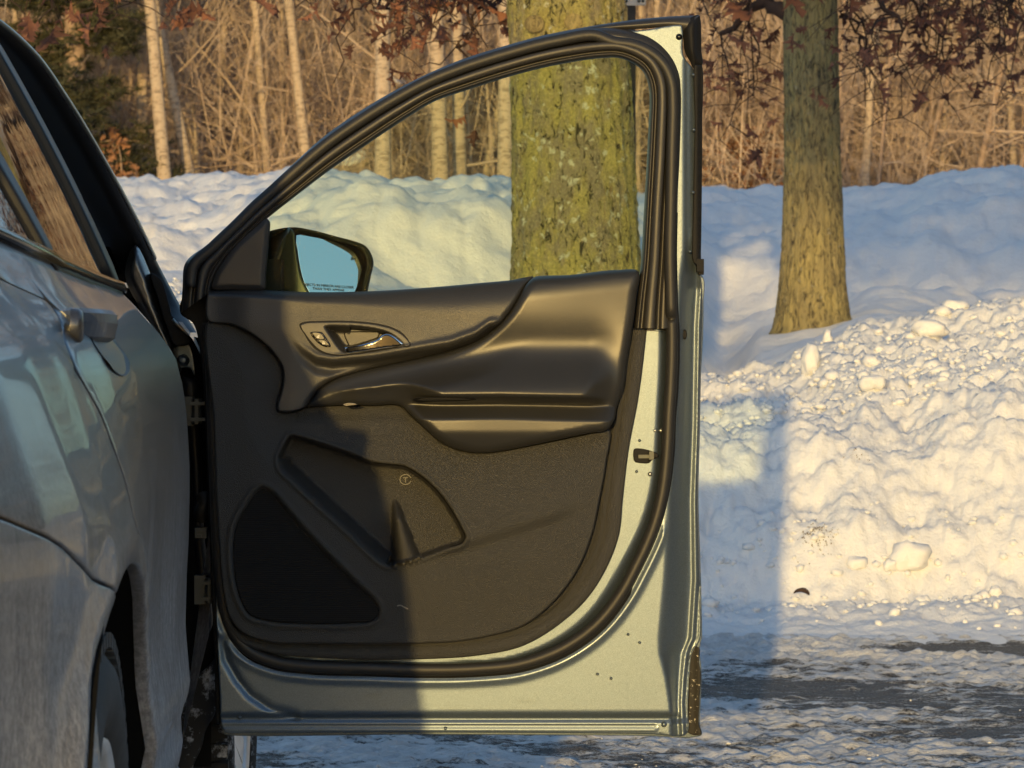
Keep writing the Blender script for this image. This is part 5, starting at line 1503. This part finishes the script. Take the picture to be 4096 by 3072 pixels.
def straight_twigs(n, P0, P1, r0, r1):
    """n straight 3-sided twigs from arrays of ends (fast)."""
    D = P1 - P0; L = np.linalg.norm(D, axis=1)[:, None]; D = D / np.maximum(L, 1e-6)
    ref = np.where(np.abs(D[:, 2:3]) < 0.9, np.array([[0, 0, 1.0]]), np.array([[1.0, 0, 0]]))
    U = np.cross(D, ref); U /= np.linalg.norm(U, axis=1)[:, None]; W = np.cross(D, U)
    V = np.empty((n, 6, 3), np.float32)
    for k in range(3):
        a = 2 * math.pi * k / 3
        off_ = U * math.cos(a) + W * math.sin(a)
        V[:, k] = P0 + off_ * r0[:, None]; V[:, 3 + k] = P1 + off_ * r1[:, None]
    base = np.arange(n)[:, None] * 6
    q = [[0, 1, 4, 3], [1, 2, 5, 4], [2, 0, 3, 5]]
    T = np.concatenate([base + np.array([f]) for f in q])
    return V.reshape(-1, 3), T

def bare_tree(seed, H, R, mat_t, mat_b, lean=0.0, low=0.5, nb=22, droop=0.0, density=1.0):
    """Prototype: trunk and bare crown in local coordinates; returns (trunk mesh, branch mesh)."""
    r = random.Random(seed)
    tp, tr = [], []
    wob = [r.uniform(-.10, .10) for _ in range(4)]
    for k in range(15):
        t = k / 14
        tp.append(Vector((lean * H * t + wob[0] * math.sin(3 * t + wob[1] * 20) * 2.0, wob[2] * math.sin(2.6 * t + wob[3] * 20) * 2.0, H * t - 0.3)))
        tr.append(R * (1.0 - 0.72 * t) * (1 + 0.35 * math.exp(-t * 26)))
    V, Fa = sweep(tp, tr, 9)
    tm = mesh_ob('trunk', V, Fa, mat_t)
    B = Tubes()
    def limb(p, d, L, rad, lev):
        n = 5 if lev < 2 else 4
        pts, rr = [p.copy()], [rad]
        q = p.copy(); dd = d.copy()
        for k in range(n):
            dd = (dd + Vector((r.uniform(-.28, .28), r.uniform(-.28, .28), r.uniform(-.16, .20) - droop * 0.22))).normalized()
            q = q + dd * (L / n); pts.append(q.copy()); rr.append(rad * (1 - (k + 1) / n * 0.75))
            if lev < 3 and r.random() < 0.85 * density:
                side = Vector((r.uniform(-1, 1), r.uniform(-1, 1), r.uniform(-.3, .7))).normalized()
                limb(q, (dd * 0.6 + side * 0.8).normalized(), L * r.uniform(.35, .6), max(0.004, rad * (1 - k / n) * 0.5), lev + 1)
        B.add(pts, rr, 4 if lev == 0 else 3)
    for k in range(nb):
        t = low + (1 - low) * (k + r.random()) / nb
        t = min(t, 0.98); i = min(int(t * 14), 13); p = tp[i].lerp(tp[i + 1], t * 14 - i)
        el = r.uniform(0.15, 0.9)
        a = r.uniform(0, 6.28)
        d = Vector((math.cos(a) * math.cos(el), math.sin(a) * math.cos(el), math.sin(el)))
        limb(p, d, H * r.uniform(.10, .26) * (1.15 - 0.5 * t), R * (1 - .7 * t) * r.uniform(.22, .42), 0)
    bm_ = B.ob('branches', mat_b, None)
    return tm, bm_

LIB = []
for sd, H, R, lean, low, nb, dr, kind in ((1, 15, .10, .0, .10, 30, 0, 'pale'), (2, 16, .12, .02, .22, 26, 0, 'pale'), (3, 13, .085, -.02, .06, 34, .1, 'pale'), (4, 17, .14, .01, .28, 24, 0, 'pale'),
                                       (5, 11, .055, .03, .05, 34, .2, 'brown'), (6, 9, .040, -.04, .04, 32, .3, 'brown'), (7, 12, .065, .0, .05, 36, .5, 'brown'), (8, 7, .030, .05, .03, 30, .2, 'brown')):
    LIB.append((bare_tree(sd, H, R, M['pale_bark'] if kind == 'pale' else M['brown_bark'], M['twig'] if kind != 'pale' else M['pale_twig'], lean, low, nb, dr) if True else None) + (kind, R))

first_used = set()
def place_tree(k, loc, scale, rz, lean, label, group, widen=1.0, name='woodland_tree'):
    """A whole tree (empty > trunk, branches); meshes are shared between copies of one prototype."""
    tm, bm_, kind, R = LIB[k]
    root = empty(name, loc)
    root.rotation_euler = (lean[1], lean[0], rz)
    root.scale = (scale * widen, scale * widen, scale)
    for src in (tm, bm_):
        if (k, src.name) not in first_used:
            first_used.add((k, src.name)); o = src
        else:
            o = src.copy(); C.objects.link(o)
        o.parent = root
    tag(root, label, 'tree', group)
    return root

def wood_ground(X, Y): return float(base_height(X / Y, Y)[0])
rw = random.Random(5)
# trees one can pick out in the photograph: base column, distance, prototype, width px, lean, label
KEY = [
 (650, 47, 3, 36, -0.085, 'thick pale trunk leaning left, left of the car roof pillar gap in the woods'),
 (755, 48, 1, 34, -0.20, 'strongly left-leaning pale trunk crossing the thick pale trunk'),
 (800, 50, 2, 24, 0.01, 'straight pale trunk just right of the leaning pale pair'),
 (880, 51, 0, 24, 0.05, 'slim pale trunk tilting right beside the leaning pale pair'),
 (965, 52, 0, 26, 0.10, 'bowed pale trunk tilting right between the pines and the window frame'),
 (1090, 49, 2, 24, -0.05, 'pale trunk rising behind the sloping lower window frame'),
 (1215, 48, 1, 34, -0.11, 'leaning pale trunk left of the sloping window frame'),
 (1505, 46, 3, 52, -0.005, 'broad pale trunk at the left of the car window, above the mirror'),
 (1680, 50, 1, 46, 0.0, 'second pale trunk right of the one above the mirror'),
 (1740, 47, 3, 52, -0.03, 'broad pale trunk in the middle of the car window'),
 (1855, 48, 2, 44, 0.02, 'pale trunk left of the forked one near the mossy oak'),
 (1930, 50, 0, 24, 0.20, 'thin trunk leaning right against the pale one beside the mossy oak'),
 (1995, 46, 3, 48, 0.0, 'pale trunk standing nearest to the left side of the mossy oak'),
 (2645, 52, 1, 30, 0.0, 'pale trunk seen in the gap just right of the mossy oak'),
 (2960, 54, 2, 22, 0.03, 'slim trunk in the woods right of the door edge'),
 (3060, 55, 0, 20, -0.02, 'slim trunk close left of the slimmer oak in the woods'),
 (3440, 53, 2, 22, 0.0, 'slim trunk just right of the slimmer oak in the woods'),
 (3640, 50, 6, 20, 0.25, 'pale drooping sapling right of the slimmer oak'),
 (3860, 49, 6, 22, 0.22, 'pale sapling leaning right, second from the right edge'),
 (4010, 48, 6, 20, 0.30, 'pale bent sapling at the right edge of the woods'),
]
for (cx_, Y, k, wpx, lean, lab) in KEY:
    X = (cx_ - CX) / F * Y
    R = LIB[k][3]; want = wpx / F * Y / 2
    sc = 0.95 + 0.1 * rw.random()
    Y -= 3.5; X = (cx_ - CX) / F * Y
    place_tree(k, (X, Y, wood_ground(X, Y) - 0.1), sc, 0.0, (lean, rw.uniform(-.03, .03)), lab, 'pale trees at the edge of the woods', max(0.6, min(2.2, want / (R * 0.85 * sc))))
for q in range(130):
    Y = rw.uniform(46.5, 82); a = rw.uniform(-0.185, 0.185); X = a * Y
    k = rw.choice([0, 1, 2, 2, 4, 5, 6, 7, 4, 6, 7, 5])
    place_tree(k, (X, Y, wood_ground(X, Y) - 0.1), rw.uniform(.75, 1.15), rw.uniform(0, 6.28), (rw.uniform(-.10, .10), rw.uniform(-.06, .06)), 'thin bare tree deep in the brown winter woods', 'bare trees deep in the woods')
for q in range(46):
    Y = rw.uniform(44.5, 52); a = rw.uniform(-0.165, 0.165); X = a * Y
    place_tree(rw.choice([0, 2, 2, 5, 7]), (X, Y, wood_ground(X, Y) - 0.1), rw.uniform(.7, 1.1), rw.uniform(0, 6.28), (rw.uniform(-.13, .13), rw.uniform(-.06, .06)), 'thin bare tree deep in the brown winter woods', 'bare trees deep in the woods', rw.uniform(.45, .85))

# brush: the brown mass of saplings, twigs and vines
def brush(name, mat, label, sets, seed, side=False):
    r = np.random.default_rng(seed)
    Vs, Ts, n = [], [], 0
    for N, Y, amax, zlo, zhi, L, rad, up in sets:
        y = r.uniform(Y[0], Y[1], N); a = r.uniform(-amax, amax, N); x = a * y
        g = base_height(a, y)
        P0 = np.stack([x, y, g + r.uniform(0, 1, N) ** 1.35 * (zhi - zlo) + zlo], 1)
        d = r.normal(0, 1, (N, 3)); d[:, 2] = np.abs(d[:, 2]) * up + r.normal(0, .25, N)
        d /= np.linalg.norm(d, axis=1)[:, None]
        l = r.uniform(L[0], L[1], N); P1 = P0 + d * l[:, None]
        Pm = (P0 + P1) / 2 + r.normal(0, .07, (N, 3)) * l[:, None]      # each stem bends once
        # and forks near its tip
        P2 = Pm + (P1 - Pm) * .8 + r.normal(0, .22, (N, 3)) * l[:, None]
        rr = r.uniform(rad[0], rad[1], N)
        for A_, B_, q0, q1 in ((P0, Pm, rr, rr * .75), (Pm, P1, rr * .75, rr * .35), (Pm, P2, rr * .6, rr * .25)):
            V, T = straight_twigs(N, A_, B_, q0, q1); Vs.append(V); Ts.append(T + n); n += len(V)
    if side:    # the wood goes on round the right side of the lot (seen mirrored in the car's flank)
        for N, h0, h1, L, rad, up in ((9000, 0, 9.0, (.8, 2.6), (.02, .045), 1.0), (900, -.3, .5, (7, 11), (.06, .15), 12.0)):
            y = r.uniform(-6, 46, N); x = 13 + 0.12 * np.maximum(y, 0) + r.uniform(0, 14, N)
            P0 = np.stack([x, y, r.uniform(h0, h1, N)], 1); d = r.normal(0, 1, (N, 3)); d[:, 2] = np.abs(d[:, 2]) * up; d /= np.linalg.norm(d, axis=1)[:, None]
            rr = r.uniform(rad[0], rad[1], N)
            V, T = straight_twigs(N, P0, P0 + d * r.uniform(L[0], L[1], N)[:, None], rr, rr * .4); Vs.append(V); Ts.append(T + n); n += len(V)
    o = np_mesh(name, np.concatenate(Vs), np.concatenate(Ts), mat)
    tag(o, label, 'undergrowth', kind='stuff')
brush('brushwood', M['twig'], 'tangled tan undergrowth along the edge of the woods',
      [(7000, (44.5, 52), .19, -0.1, 2.2, (.4, 1.5), (.003, .007), 1.2), (9000, (49, 62), .19, 0.0, 4.6, (.5, 2.2), (.004, .010), 1.1),
       (1500, (45, 60), .19, -0.2, 0.5, (1.8, 5.0), (.006, .014), 6.0)], 17)
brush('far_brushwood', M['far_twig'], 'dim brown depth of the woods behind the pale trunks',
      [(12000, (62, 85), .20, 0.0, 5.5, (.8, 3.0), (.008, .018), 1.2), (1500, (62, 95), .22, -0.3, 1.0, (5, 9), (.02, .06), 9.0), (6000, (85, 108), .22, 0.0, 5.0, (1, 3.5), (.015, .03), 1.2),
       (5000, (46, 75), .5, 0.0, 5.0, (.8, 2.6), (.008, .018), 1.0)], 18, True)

# snow-topped fallen log and snowy broken limb in the woods
def log(x0, y0, x1, y1, Y, rad, label, cap=True):
    a, b = pt(x0, y0, Y), pt(x1, y1, Y + 0.6)
    root = empty('fallen_log', a)
    pts = [a.lerp(b, t) + Vector((0, 0, 0.05 * math.sin(t * 7))) for t in np.linspace(0, 1, 8)]
    tube('stem', pts, [rad * (1.1 - 0.35 * t) for t in np.linspace(0, 1, 8)], M['pale_bark'], root, 9)
    if cap: tube('snow_cap', [p + Vector((0, -0.02, rad * .75)) for p in pts[1:-1]], [rad * .75] * 6, M['clod'], root, 8)
    tag(root, label, 'log')
log(1240, 720, 1490, 625, 46, .11, 'snow-covered log lying across the broad trunk above the mirror')
log(1440, 600, 1640, 475, 49, .09, 'slanting fallen limb in the woods behind the window, without its snow', False)
log(1500, 282, 1620, 345, 45, .05, 'short snowy broken limb hanging above the window frame')

# white pine on the left
def pine():
    Y = 44.0; X = (300 - CX) / F * Y
    root = empty('pine_tree', (X, Y, wood_ground(X, Y)))
    tag(root, 'dark green pine at the left behind the car roof pillar', 'tree')
    H = 13
    tube('trunk', [Vector((X, Y, wood_ground(X, Y) - .2)) + Vector((0, 0, H * t)) for t in np.linspace(0, 1, 8)], [0.16 * (1.05 - t) for t in np.linspace(0, 1, 8)], M['brown_bark'], root, 9)
    B = Tubes(); r = random.Random(8); rn = np.random.default_rng(8)
    tips = []
    for k in range(150):
        z = 0.2 + (H - .5) * (k / 150); a = r.uniform(0, 6.28); L = (0.95 * (1 - z / H) + .3) * r.uniform(.6, 1.1)
        p = Vector((0, 0, z)); pts = [p]
        for j in range(5):
            p = p + Vector((math.cos(a), math.sin(a), 0.10 - 0.05 * j + r.uniform(-.1, .1))) * (L / 5); pts.append(p.copy())
            for q in range(7): tips.append((p + Vector((r.uniform(-.24, .24), r.uniform(-.24, .24), r.uniform(-.16, .22))), a))
        B.add(pts, [.022, .018, .014, .010, .007, .004], 3)
    B.ob('branches', M['brown_bark'], root, True)
    N = 18
    P0 = np.repeat(np.array([tuple(t[0]) for t in tips]), N, 0); d = rn.normal(0, 1, P0.shape); d[:, 2] = d[:, 2] * .6 + .25; d /= np.linalg.norm(d, axis=1)[:, None]
    V, T = straight_twigs(len(P0), P0, P0 + d * rn.uniform(.09, .19, len(P0))[:, None], np.full(len(P0), .009), np.full(len(P0), .003))
    o = np_mesh('needles', V, T, M['needle'], root, True, True); o['kind'] = 'stuff'
pine()

# oak leaves: lobed blades, a few shapes shared by all
def leaf_mesh(seed, L=0.115):
    r = random.Random(seed)
    prof = [(0.0, .02), (.16, .03), (.24, .30), (.33, .10), (.46, .44), (.56, .13), (.70, .36), (.78, .12), (.90, .20), (1.0, .0)]
    pts = [(t, w) for t, w in prof]; n = len(pts)
    curl = r.uniform(.4, 1.5); tw = r.uniform(-1.2, 1.2); V = []; Fa = []
    for t, w in pts:
        y = t * L; z = -curl * L * .5 * t * t
        for sgn in (-1, 0, 1):
            ww = w * L * sgn * .95; up = abs(ww) * r.uniform(.2, 1.2)
            a = tw * t
            V.append((ww * math.cos(a) - up * math.sin(a), y + (abs(sgn) * .10 * L if w > .25 else 0), z + up * math.cos(a) + ww * math.sin(a)))
    for i in range(n - 1):
        for k in range(2): Fa.append((3 * i + k, 3 * i + k + 1, 3 * i + 4 + k, 3 * i + 3 + k))
    me = bpy.data.meshes.new('leaf'); me.from_pydata(V, [], Fa); me.update(); me.materials.append(M['oak_leaf'])
    return me
LEAVES = [leaf_mesh(k, 0.105 + 0.02 * (k % 3)) for k in range(6)]
leafV = [np.array([tuple(v.co) for v in m.vertices]) for m in LEAVES]
leafF = [np.array([tuple(p.vertices) for p in m.polygons]) for m in LEAVES]
def leaf_rot(r):
    """Hanging leaf: tip mostly down."""
    d = Vector((r.gauss(0, .75), r.gauss(0, .75), -1.0 + r.uniform(-.2, 1.2))).normalized()
    q = d.to_track_quat('Y', 'Z') @ Matrix.Rotation(r.uniform(0, 6.28), 4, 'Y').to_quaternion()
    return q

def trunk_mesh(name, px, Y, mat, root, seed, na=150, nz=330, zbot=0.3, amp=0.016, extend=2.5):
    """px rows: (y pixel, left x, right x) at distance Y, top row first; continued upward above the frame."""
    zs = [EYE - (p[0] - HY) / F * Y for p in px][::-1]; cs = [((p[1] + p[2]) / 2 - CX) / F * Y for p in px][::-1]; rs = [(p[2] - p[1]) / 2 / F * Y for p in px][::-1]
    zs = [zbot] + zs + [zs[-1] + extend]; cs = [cs[0]] + cs + [cs[-1] - .02]; rs = [rs[0] * 1.12] + rs + [rs[-1] * .80]
    Zv = np.linspace(zs[0], zs[-1], nz); Av = np.linspace(0, 2 * math.pi, na, endpoint=False)
    Zg, Ag = np.meshgrid(Zv, Av, indexing='ij')
    R = np.interp(Zg, zs, rs); Cc = np.interp(Zg, zs, cs)
    # plated, ridged bark; periodic around the stem by sampling on a circle
    u, v = np.cos(Ag), np.sin(Ag)
    rid = gnoise(u * 6 + Zg * .7 + seed, v * 6 + Zg * 1.1, seed) + .6 * gnoise(u * 13 + Zg * 2.2, v * 13 - Zg * 1.7, seed + 2)
    pl = clumps(u * 2.2 + 5 * seed, v * 2.2 + Zg * 3.4, 2.4, seed + 3)
    fine = gnoise(u * 30, v * 30 + Zg * 24, seed + 5) + gnoise(u * 22 + Zg * 30, v * 22, seed + 8)
    R = R * (1 + 0.03 * gnoise(u * 1.2, v * 1.2 + Zg * .6, seed + 4)) + amp * (.5 * rid + .5 * pl + .30 * fine)
    X = Cc + R * u; Yy = Y + R * v
    idx = np.arange(nz * na).reshape(nz, na)
    T = np.stack([idx[:-1], np.roll(idx, -1, 1)[:-1], np.roll(idx, -1, 1)[1:], idx[1:]], -1).reshape(-1, 4)
    return np_mesh(name, np.stack([X.ravel(), Yy.ravel(), Zg.ravel()], 1), T, mat, root)

def oak(label, px, Y, bark, clusters, limbs, seed, amp, leaf_n=(5, 9), spread=.16):
    cx_ = (px[-1][1] + px[-1][2]) / 2
    X = (cx_ - CX) / F * Y
    zb = land_z(X, Y) - 0.08
    root = empty('oak_tree', (X, Y, zb)); tag(root, label, 'tree')
    trunk_mesh('trunk', px, Y, bark, root, seed, amp=amp, zbot=zb)
    r = random.Random(seed); B = Tubes(); count = 0
    top = pt(cx_, -150, Y)
    hubs = []
    for (x0, y0, x1, y1, dY, rad) in limbs:                       # bigger limbs
        a = pt(x0, y0, Y); b = pt(x1, y1, Y + dY)
        pts = [a.lerp(b, t) + Vector((r.uniform(-.03, .03), r.uniform(-.03, .03), r.uniform(-.03, .03) + .12 * math.sin(t * 3.1))) for t in np.linspace(0, 1, 9)]
        B.add(pts, [rad * (1 - .7 * t) for t in np.linspace(0, 1, 9)], 6); hubs += pts[2:]
    for (x, y, dY) in clusters:
        e = pt(x, y, Y + dY)
        h = min(hubs, key=lambda q: (q - (e + Vector((0, 0, .35)))).length + r.uniform(0, .25))
        n = 7; pts = []
        sag = Vector((r.uniform(-.1, .1), r.uniform(-.1, .1), r.uniform(.02, .16)))
        for k in range(n):
            t = k / (n - 1); pts.append(h.lerp(e, t) + sag * math.sin(t * math.pi) + Vector((r.uniform(-.02, .02), r.uniform(-.02, .02), r.uniform(-.02, .02))) * (1 if 0 < k < n - 1 else 0))
        B.add(pts, [.007 - .0045 * k / (n - 1) for k in range(n)], 4)
        for q in range(r.randint(*leaf_n)):
            i = r.randint(3, n - 1); p = pts[i]
            tip = p + Vector((r.uniform(-1.6, 1.6) * spread, r.uniform(-1.6, 1.6) * spread, r.uniform(-1.7, 1.1) * spread * .8))
            B.add([p, p.lerp(tip, .5) + Vector((0, 0, .015)), tip], [.0035, .0028, .0018], 3)
            for m in range(r.randint(1, 2)):
                if count >= 299: break
                o = bpy.data.objects.new('leaf', LEAVES[r.randrange(6)]); C.objects.link(o)
                M4 = leaf_rot(r).to_matrix().to_4x4(); M4.translation = tip + Vector((r.gauss(0, .03), r.gauss(0, .03), r.gauss(0, .03)))
                sc = r.uniform(.5, .95); o.matrix_basis = M4 @ Matrix.Scale(sc, 4)
                attach(o, root); count += 1
    B.ob('branches', M['twig_dark'], root, False)
    bo = [c for c in root.children if c.name.startswith('branches')][-1]; bo.matrix_parent_inverse = Matrix.Translation(-Vector(root.location))
    return root
PX1 = [(0, 2030, 2492), (300, 2046, 2515), (600, 2050, 2528), (900, 2052, 2542), (1080, 2050, 2556), (1300, 2035, 2580)]
C1 = [(40, 0, -1), (120, 10, -.6), (210, 30, -.4), (300, 0, 0), (400, 40, -.2), (470, 60, 0), (530, 10, .2),
      (1180, 30, .2), (1260, -10, 0), (1420, 120, .3), (1500, 60, .2), (1580, 200, .5), (1650, 110, .6), (1720, 160, .3), (1760, 260, .8), (1830, 70, .4), (1900, 110, .6), (1950, 190, .5), (1990, 60, .8), (1940, 300, .9), (1700, 60, .2), (1560, 50, .1)]
L1 = [(2060, -60, 1100, -40, .3, .05), (2060, -140, 300, -70, -.6, .06), (2040, -20, 1500, 60, .5, .02), (2460, -100, 3000, -160, .6, .05), (1500, -20, 1330, 330, .5, .008), (2050, 0, 1850, 180, .8, .014)]
oak('thick mossy oak trunk with pale lichen seen through the car window', PX1, 14.4, M['bark_moss'], C1, L1, 3, 0.018, (3, 6), .14)
PX2 = [(0, 3135, 3345), (300, 3138, 3352), (600, 3142, 3358), (800, 3136, 3366), (1000, 3128, 3374), (1150, 3118, 3384), (1260, 3104, 3398), (1310, 3092, 3412), (1335, 3078, 3428), (1380, 3040, 3470)]
rc = random.Random(12)
C2 = [(2830, 60, 0), (2870, 130, .3), (2900, 200, .2), (2960, 290, .1), (3010, 380, .3), (2990, 440, .2), (2920, 420, .3), (3050, 120, .5), (2960, 60, .2), (3080, 250, .6), (2880, 560, .4), (2840, 300, .4)]
for gx in range(3390, 4140, 62):
    for gy in (20, 90, 170, 260, 350):
        if rc.random() < (1.0 - gy / 520): C2.append((gx + rc.uniform(-30, 30), gy + rc.uniform(-35, 35), rc.uniform(-.8, .9)))
C2 += [(3560, 440, .2), (3610, 470, .4), (3740, 330, .1), (3780, 390, .4), (3990, 420, -.2), (4060, 370, 0), (3460, 330, .3), (3500, 400, .2), (3920, 240, -.2), (3950, 330, .1)]
L2 = [(3150, 60, 2900, 150, .3, .05), (3140, -60, 2760, -40, .5, .045), (3340, -40, 3900, -60, -.3, .05), (3340, -140, 4300, -20, .3, .06), (3300, -80, 3620, 140, -.5, .03), (3900, -60, 4150, 240, -.2, .018), (3600, -40, 3780, 300, .2, .012), (3360, 60, 3520, 330, .4, .012), (3000, -30, 3010, 380, .4, .010)]
oak('slimmer dappled oak trunk standing in the snow right of the open door', PX2, 19.5, M['bark_grey'], C2, L2, 6, 0.012, (3, 6), .18)
def dapple_leaves():  # unseen clusters above the frame, added to dapple the slimmer oak
    root = [o for o in bpy.data.objects if o.name == 'oak_tree'][0]; r = random.Random(77); Vs, Fs, n = [], [], 0
    B = Tubes()
    for k in range(16):
        c = Vector((r.uniform(.75, 1.75), r.uniform(13.2, 15.4), r.uniform(2.62, 3.6)))
        B.add([Vector((.3, 14.4, 3.4)), Vector((.3, 14.4, 3.4)).lerp(c, .5) + Vector((0, 0, .15)), c], [.03, .014, .005], 4)
        for q in range(16):
            p = c + Vector((r.gauss(0, .13), r.gauss(0, .13), r.gauss(0, .10)))
            i = q % 6; R3 = np.array(leaf_rot(r).to_matrix()) * r.uniform(.8, 1.2)
            Vs.append(leafV[i] @ R3.T + np.array(p)); Fs.append(leafF[i] + n); n += len(leafV[i])
    o = np_mesh('upper_leaves', np.concatenate(Vs), np.concatenate(Fs), M['oak_leaf'], root); o['kind'] = 'stuff'
    o = B.ob('upper_branches', M['twig_dark'], root, False)
    o.matrix_parent_inverse = Matrix.Translation(-Vector(root.location))
dapple_leaves()
# pruning scars on the mossy trunk
for k, (x, y) in enumerate(((2138, 95), (2296, 88))):
    c = pt(x, y, 14.4 - 0.245)
    V, Fa = [], []
    for i, (rr, dd) in enumerate(((.042, -.012), (.038, .010), (.031, .005), (.025, .011), (.018, .006), (.011, .010), (.002, .003))):
        for a in np.linspace(0, 2 * math.pi, 20, endpoint=False): V.append(c + Vector((rr * math.cos(a), -dd, rr * math.sin(a) * .9)))
    for i in range(6):
        for j in range(20): Fa.append((i * 20 + j, (i + 1) * 20 + j, (i + 1) * 20 + (j + 1) % 20, i * 20 + (j + 1) % 20))
    root = [o for o in bpy.data.objects if o.name == 'oak_tree'][0]
    mesh_ob('pruning_scar', V, Fa, M['bark_grey'], root)

# the oak behind the photographer whose browned crown shades the far mound and dapples the slimmer oak
def shade_oak():
    c = Vector((-0.3, -15.0, 0)); r = random.Random(31); rn = np.random.default_rng(31)
    root = empty('oak_tree', c); tag(root, 'brown-leaved oak behind the camera, casting shade over the far mound', 'tree')
    tube('trunk', [c + Vector((0.06 * math.sin(t * 4), 0, 9.0 * t)) for t in np.linspace(0, 1, 14)], [0.26 * (1.05 - .8 * t) for t in np.linspace(0, 1, 14)], M['bark_grey'], root, 14)
    B = Tubes(); pts_all = []
    for k in range(70):
        z = 5.0 + 3.7 * r.random() ** 1.1; a = r.uniform(0, 6.28); L = r.uniform(1.8, 4.6) * (1 - .35 * (z - 4.3) / 4.2)
        p = c + Vector((0, 0, z)); pts = [p.copy()]
        for j in range(6):
            p = p + Vector((math.cos(a) + r.uniform(-.3, .3), math.sin(a) + r.uniform(-.3, .3), r.uniform(-.05, .22))) * (L / 6); pts.append(p.copy())
            if j > 0: pts_all.append(p.copy())
        B.add(pts, [.055 * (1 - .13 * q) for q in range(7)], 4)
    o = B.ob('branches', M['twig_dark'], root, False); o.matrix_parent_inverse = Matrix.Translation(-c)
    Vs, Fs, n = [], [], 0
    N = 11000
    for k in range(N):
        p = pts_all[r.randrange(len(pts_all))] + Vector((r.gauss(0, .38), r.gauss(0, .38), r.gauss(0, .26)))
        if p.z < 5.3: continue
        i = k % 6; R3 = np.array(leaf_rot(r).to_matrix()) * r.uniform(1.0, 1.5)
        Vs.append(leafV[i] @ R3.T + np.array(p)); Fs.append(leafF[i] + n); n += len(leafV[i])
    o = np_mesh('leaves', np.concatenate(Vs), np.concatenate(Fs), M['oak_leaf'], root); o['kind'] = 'stuff'
shade_oak()

# young trees holding orange leaves
def sapling(x, y, Y, H, W, N, label, seed):
    p0 = pt(x, y, Y); p0.z = wood_ground(p0.x, Y); r = random.Random(seed)
    root = empty('leafy_sapling', p0); tag(root, label, 'sapling', 'orange-leaved saplings at the wood edge')
    B = Tubes(); pl = []
    B.add([p0 + Vector((.1 * math.sin(3 * t), 0, H * t)) for t in np.linspace(0, 1, 7)], [.02 * (1.1 - t) for t in np.linspace(0, 1, 7)], 5)
    for k in range(int(14 + H * 6)):
        z = H * (0.1 + .85 * r.random()); a = r.uniform(0, 6.28); L = W * r.uniform(.5, 1) * (1.1 - .5 * z / H)
        q = p0 + Vector((0, 0, z)); e = q + Vector((math.cos(a) * L, math.sin(a) * L, r.uniform(-.05, .25))); B.add([q, q.lerp(e, .5) + Vector((0, 0, .04)), e], [.007, .005, .003], 3); pl.append((q, e))
    o = B.ob('stem', M['brown_bark'], root, False); o.matrix_parent_inverse = Matrix.Translation(-p0)
    Vs, Fs, n = [], [], 0
    for k in range(N):
        q, e = r.choice(pl); p = q.lerp(e, r.uniform(.25, 1.05)) + Vector((r.gauss(0, .06), r.gauss(0, .06), r.gauss(0, .06)))
        i = k % 6; R3 = np.array(leaf_rot(r).to_matrix()) * r.uniform(.7, 1.1)
        Vs.append(leafV[i] @ R3.T + np.array(p)); Fs.append(leafF[i] + n); n += len(leafV[i])
    o = np_mesh('leaves', np.concatenate(Vs), np.concatenate(Fs), M['orange_leaf'], root); o['kind'] = 'stuff'
sapling(455, 700, 43.5, 1.0, .16, 110, 'orange-leaved sapling beside the dark pine', 1)
sapling(540, 740, 43.5, .45, .18, 30, 'low orange sprout right of the orange sapling', 2)
sapling(2940, 700, 46.5, .9, .6, 170, 'rusty bush at the snow edge just right of the door', 3)
sapling(3050, 700, 47.0, .7, .45, 90, 'rusty bush close to the slimmer oak', 4)
sapling(3460, 740, 60.0, 3.6, .6, 160, 'small rusty-leaved young tree right of the slimmer oak', 5)

# sign post behind the mossy trunk
def sign_post():
    Y = 16.0; a = pt(2520, 1300, Y); root = empty('sign_post', (a.x, Y, land_z(a.x, Y) - .1))
    tag(root, 'dark square post with a grey metal sign edge behind the mossy trunk', 'sign')
    s = Soup(); x0, x1 = pt(2492, 0, Y).x, pt(2545, 0, Y).x; z0 = root.location.z; z1 = pt(0, -60, Y).z
    s.box(((x0 + x1) / 2 - .004, Y, (z0 + z1) / 2), (x1 - x0, .07, z1 - z0)); s.ob('post', M['post'], root)
    s = Soup(); s.box((pt(2536, 0, Y).x, Y - .045, pt(0, -150, Y).z), (.105, .006, .41)); s.box((pt(2566, 0, Y).x, Y - .05, pt(0, -150, Y).z), (.035, .02, .405)); s.ob('sign_plate', M['sign'], root)
    for bx in (2505, 2556, 2572):
        c = pt(bx, 4, Y - .06); V, Fa = lathe([(.008, 0), (.007, .004), (.0001, .006)], 10, c, (0, -1, 0), (0, 0, 1)); mesh_ob('rivet', V, [f[::-1] for f in Fa], M['dull_steel'], root)
sign_post()
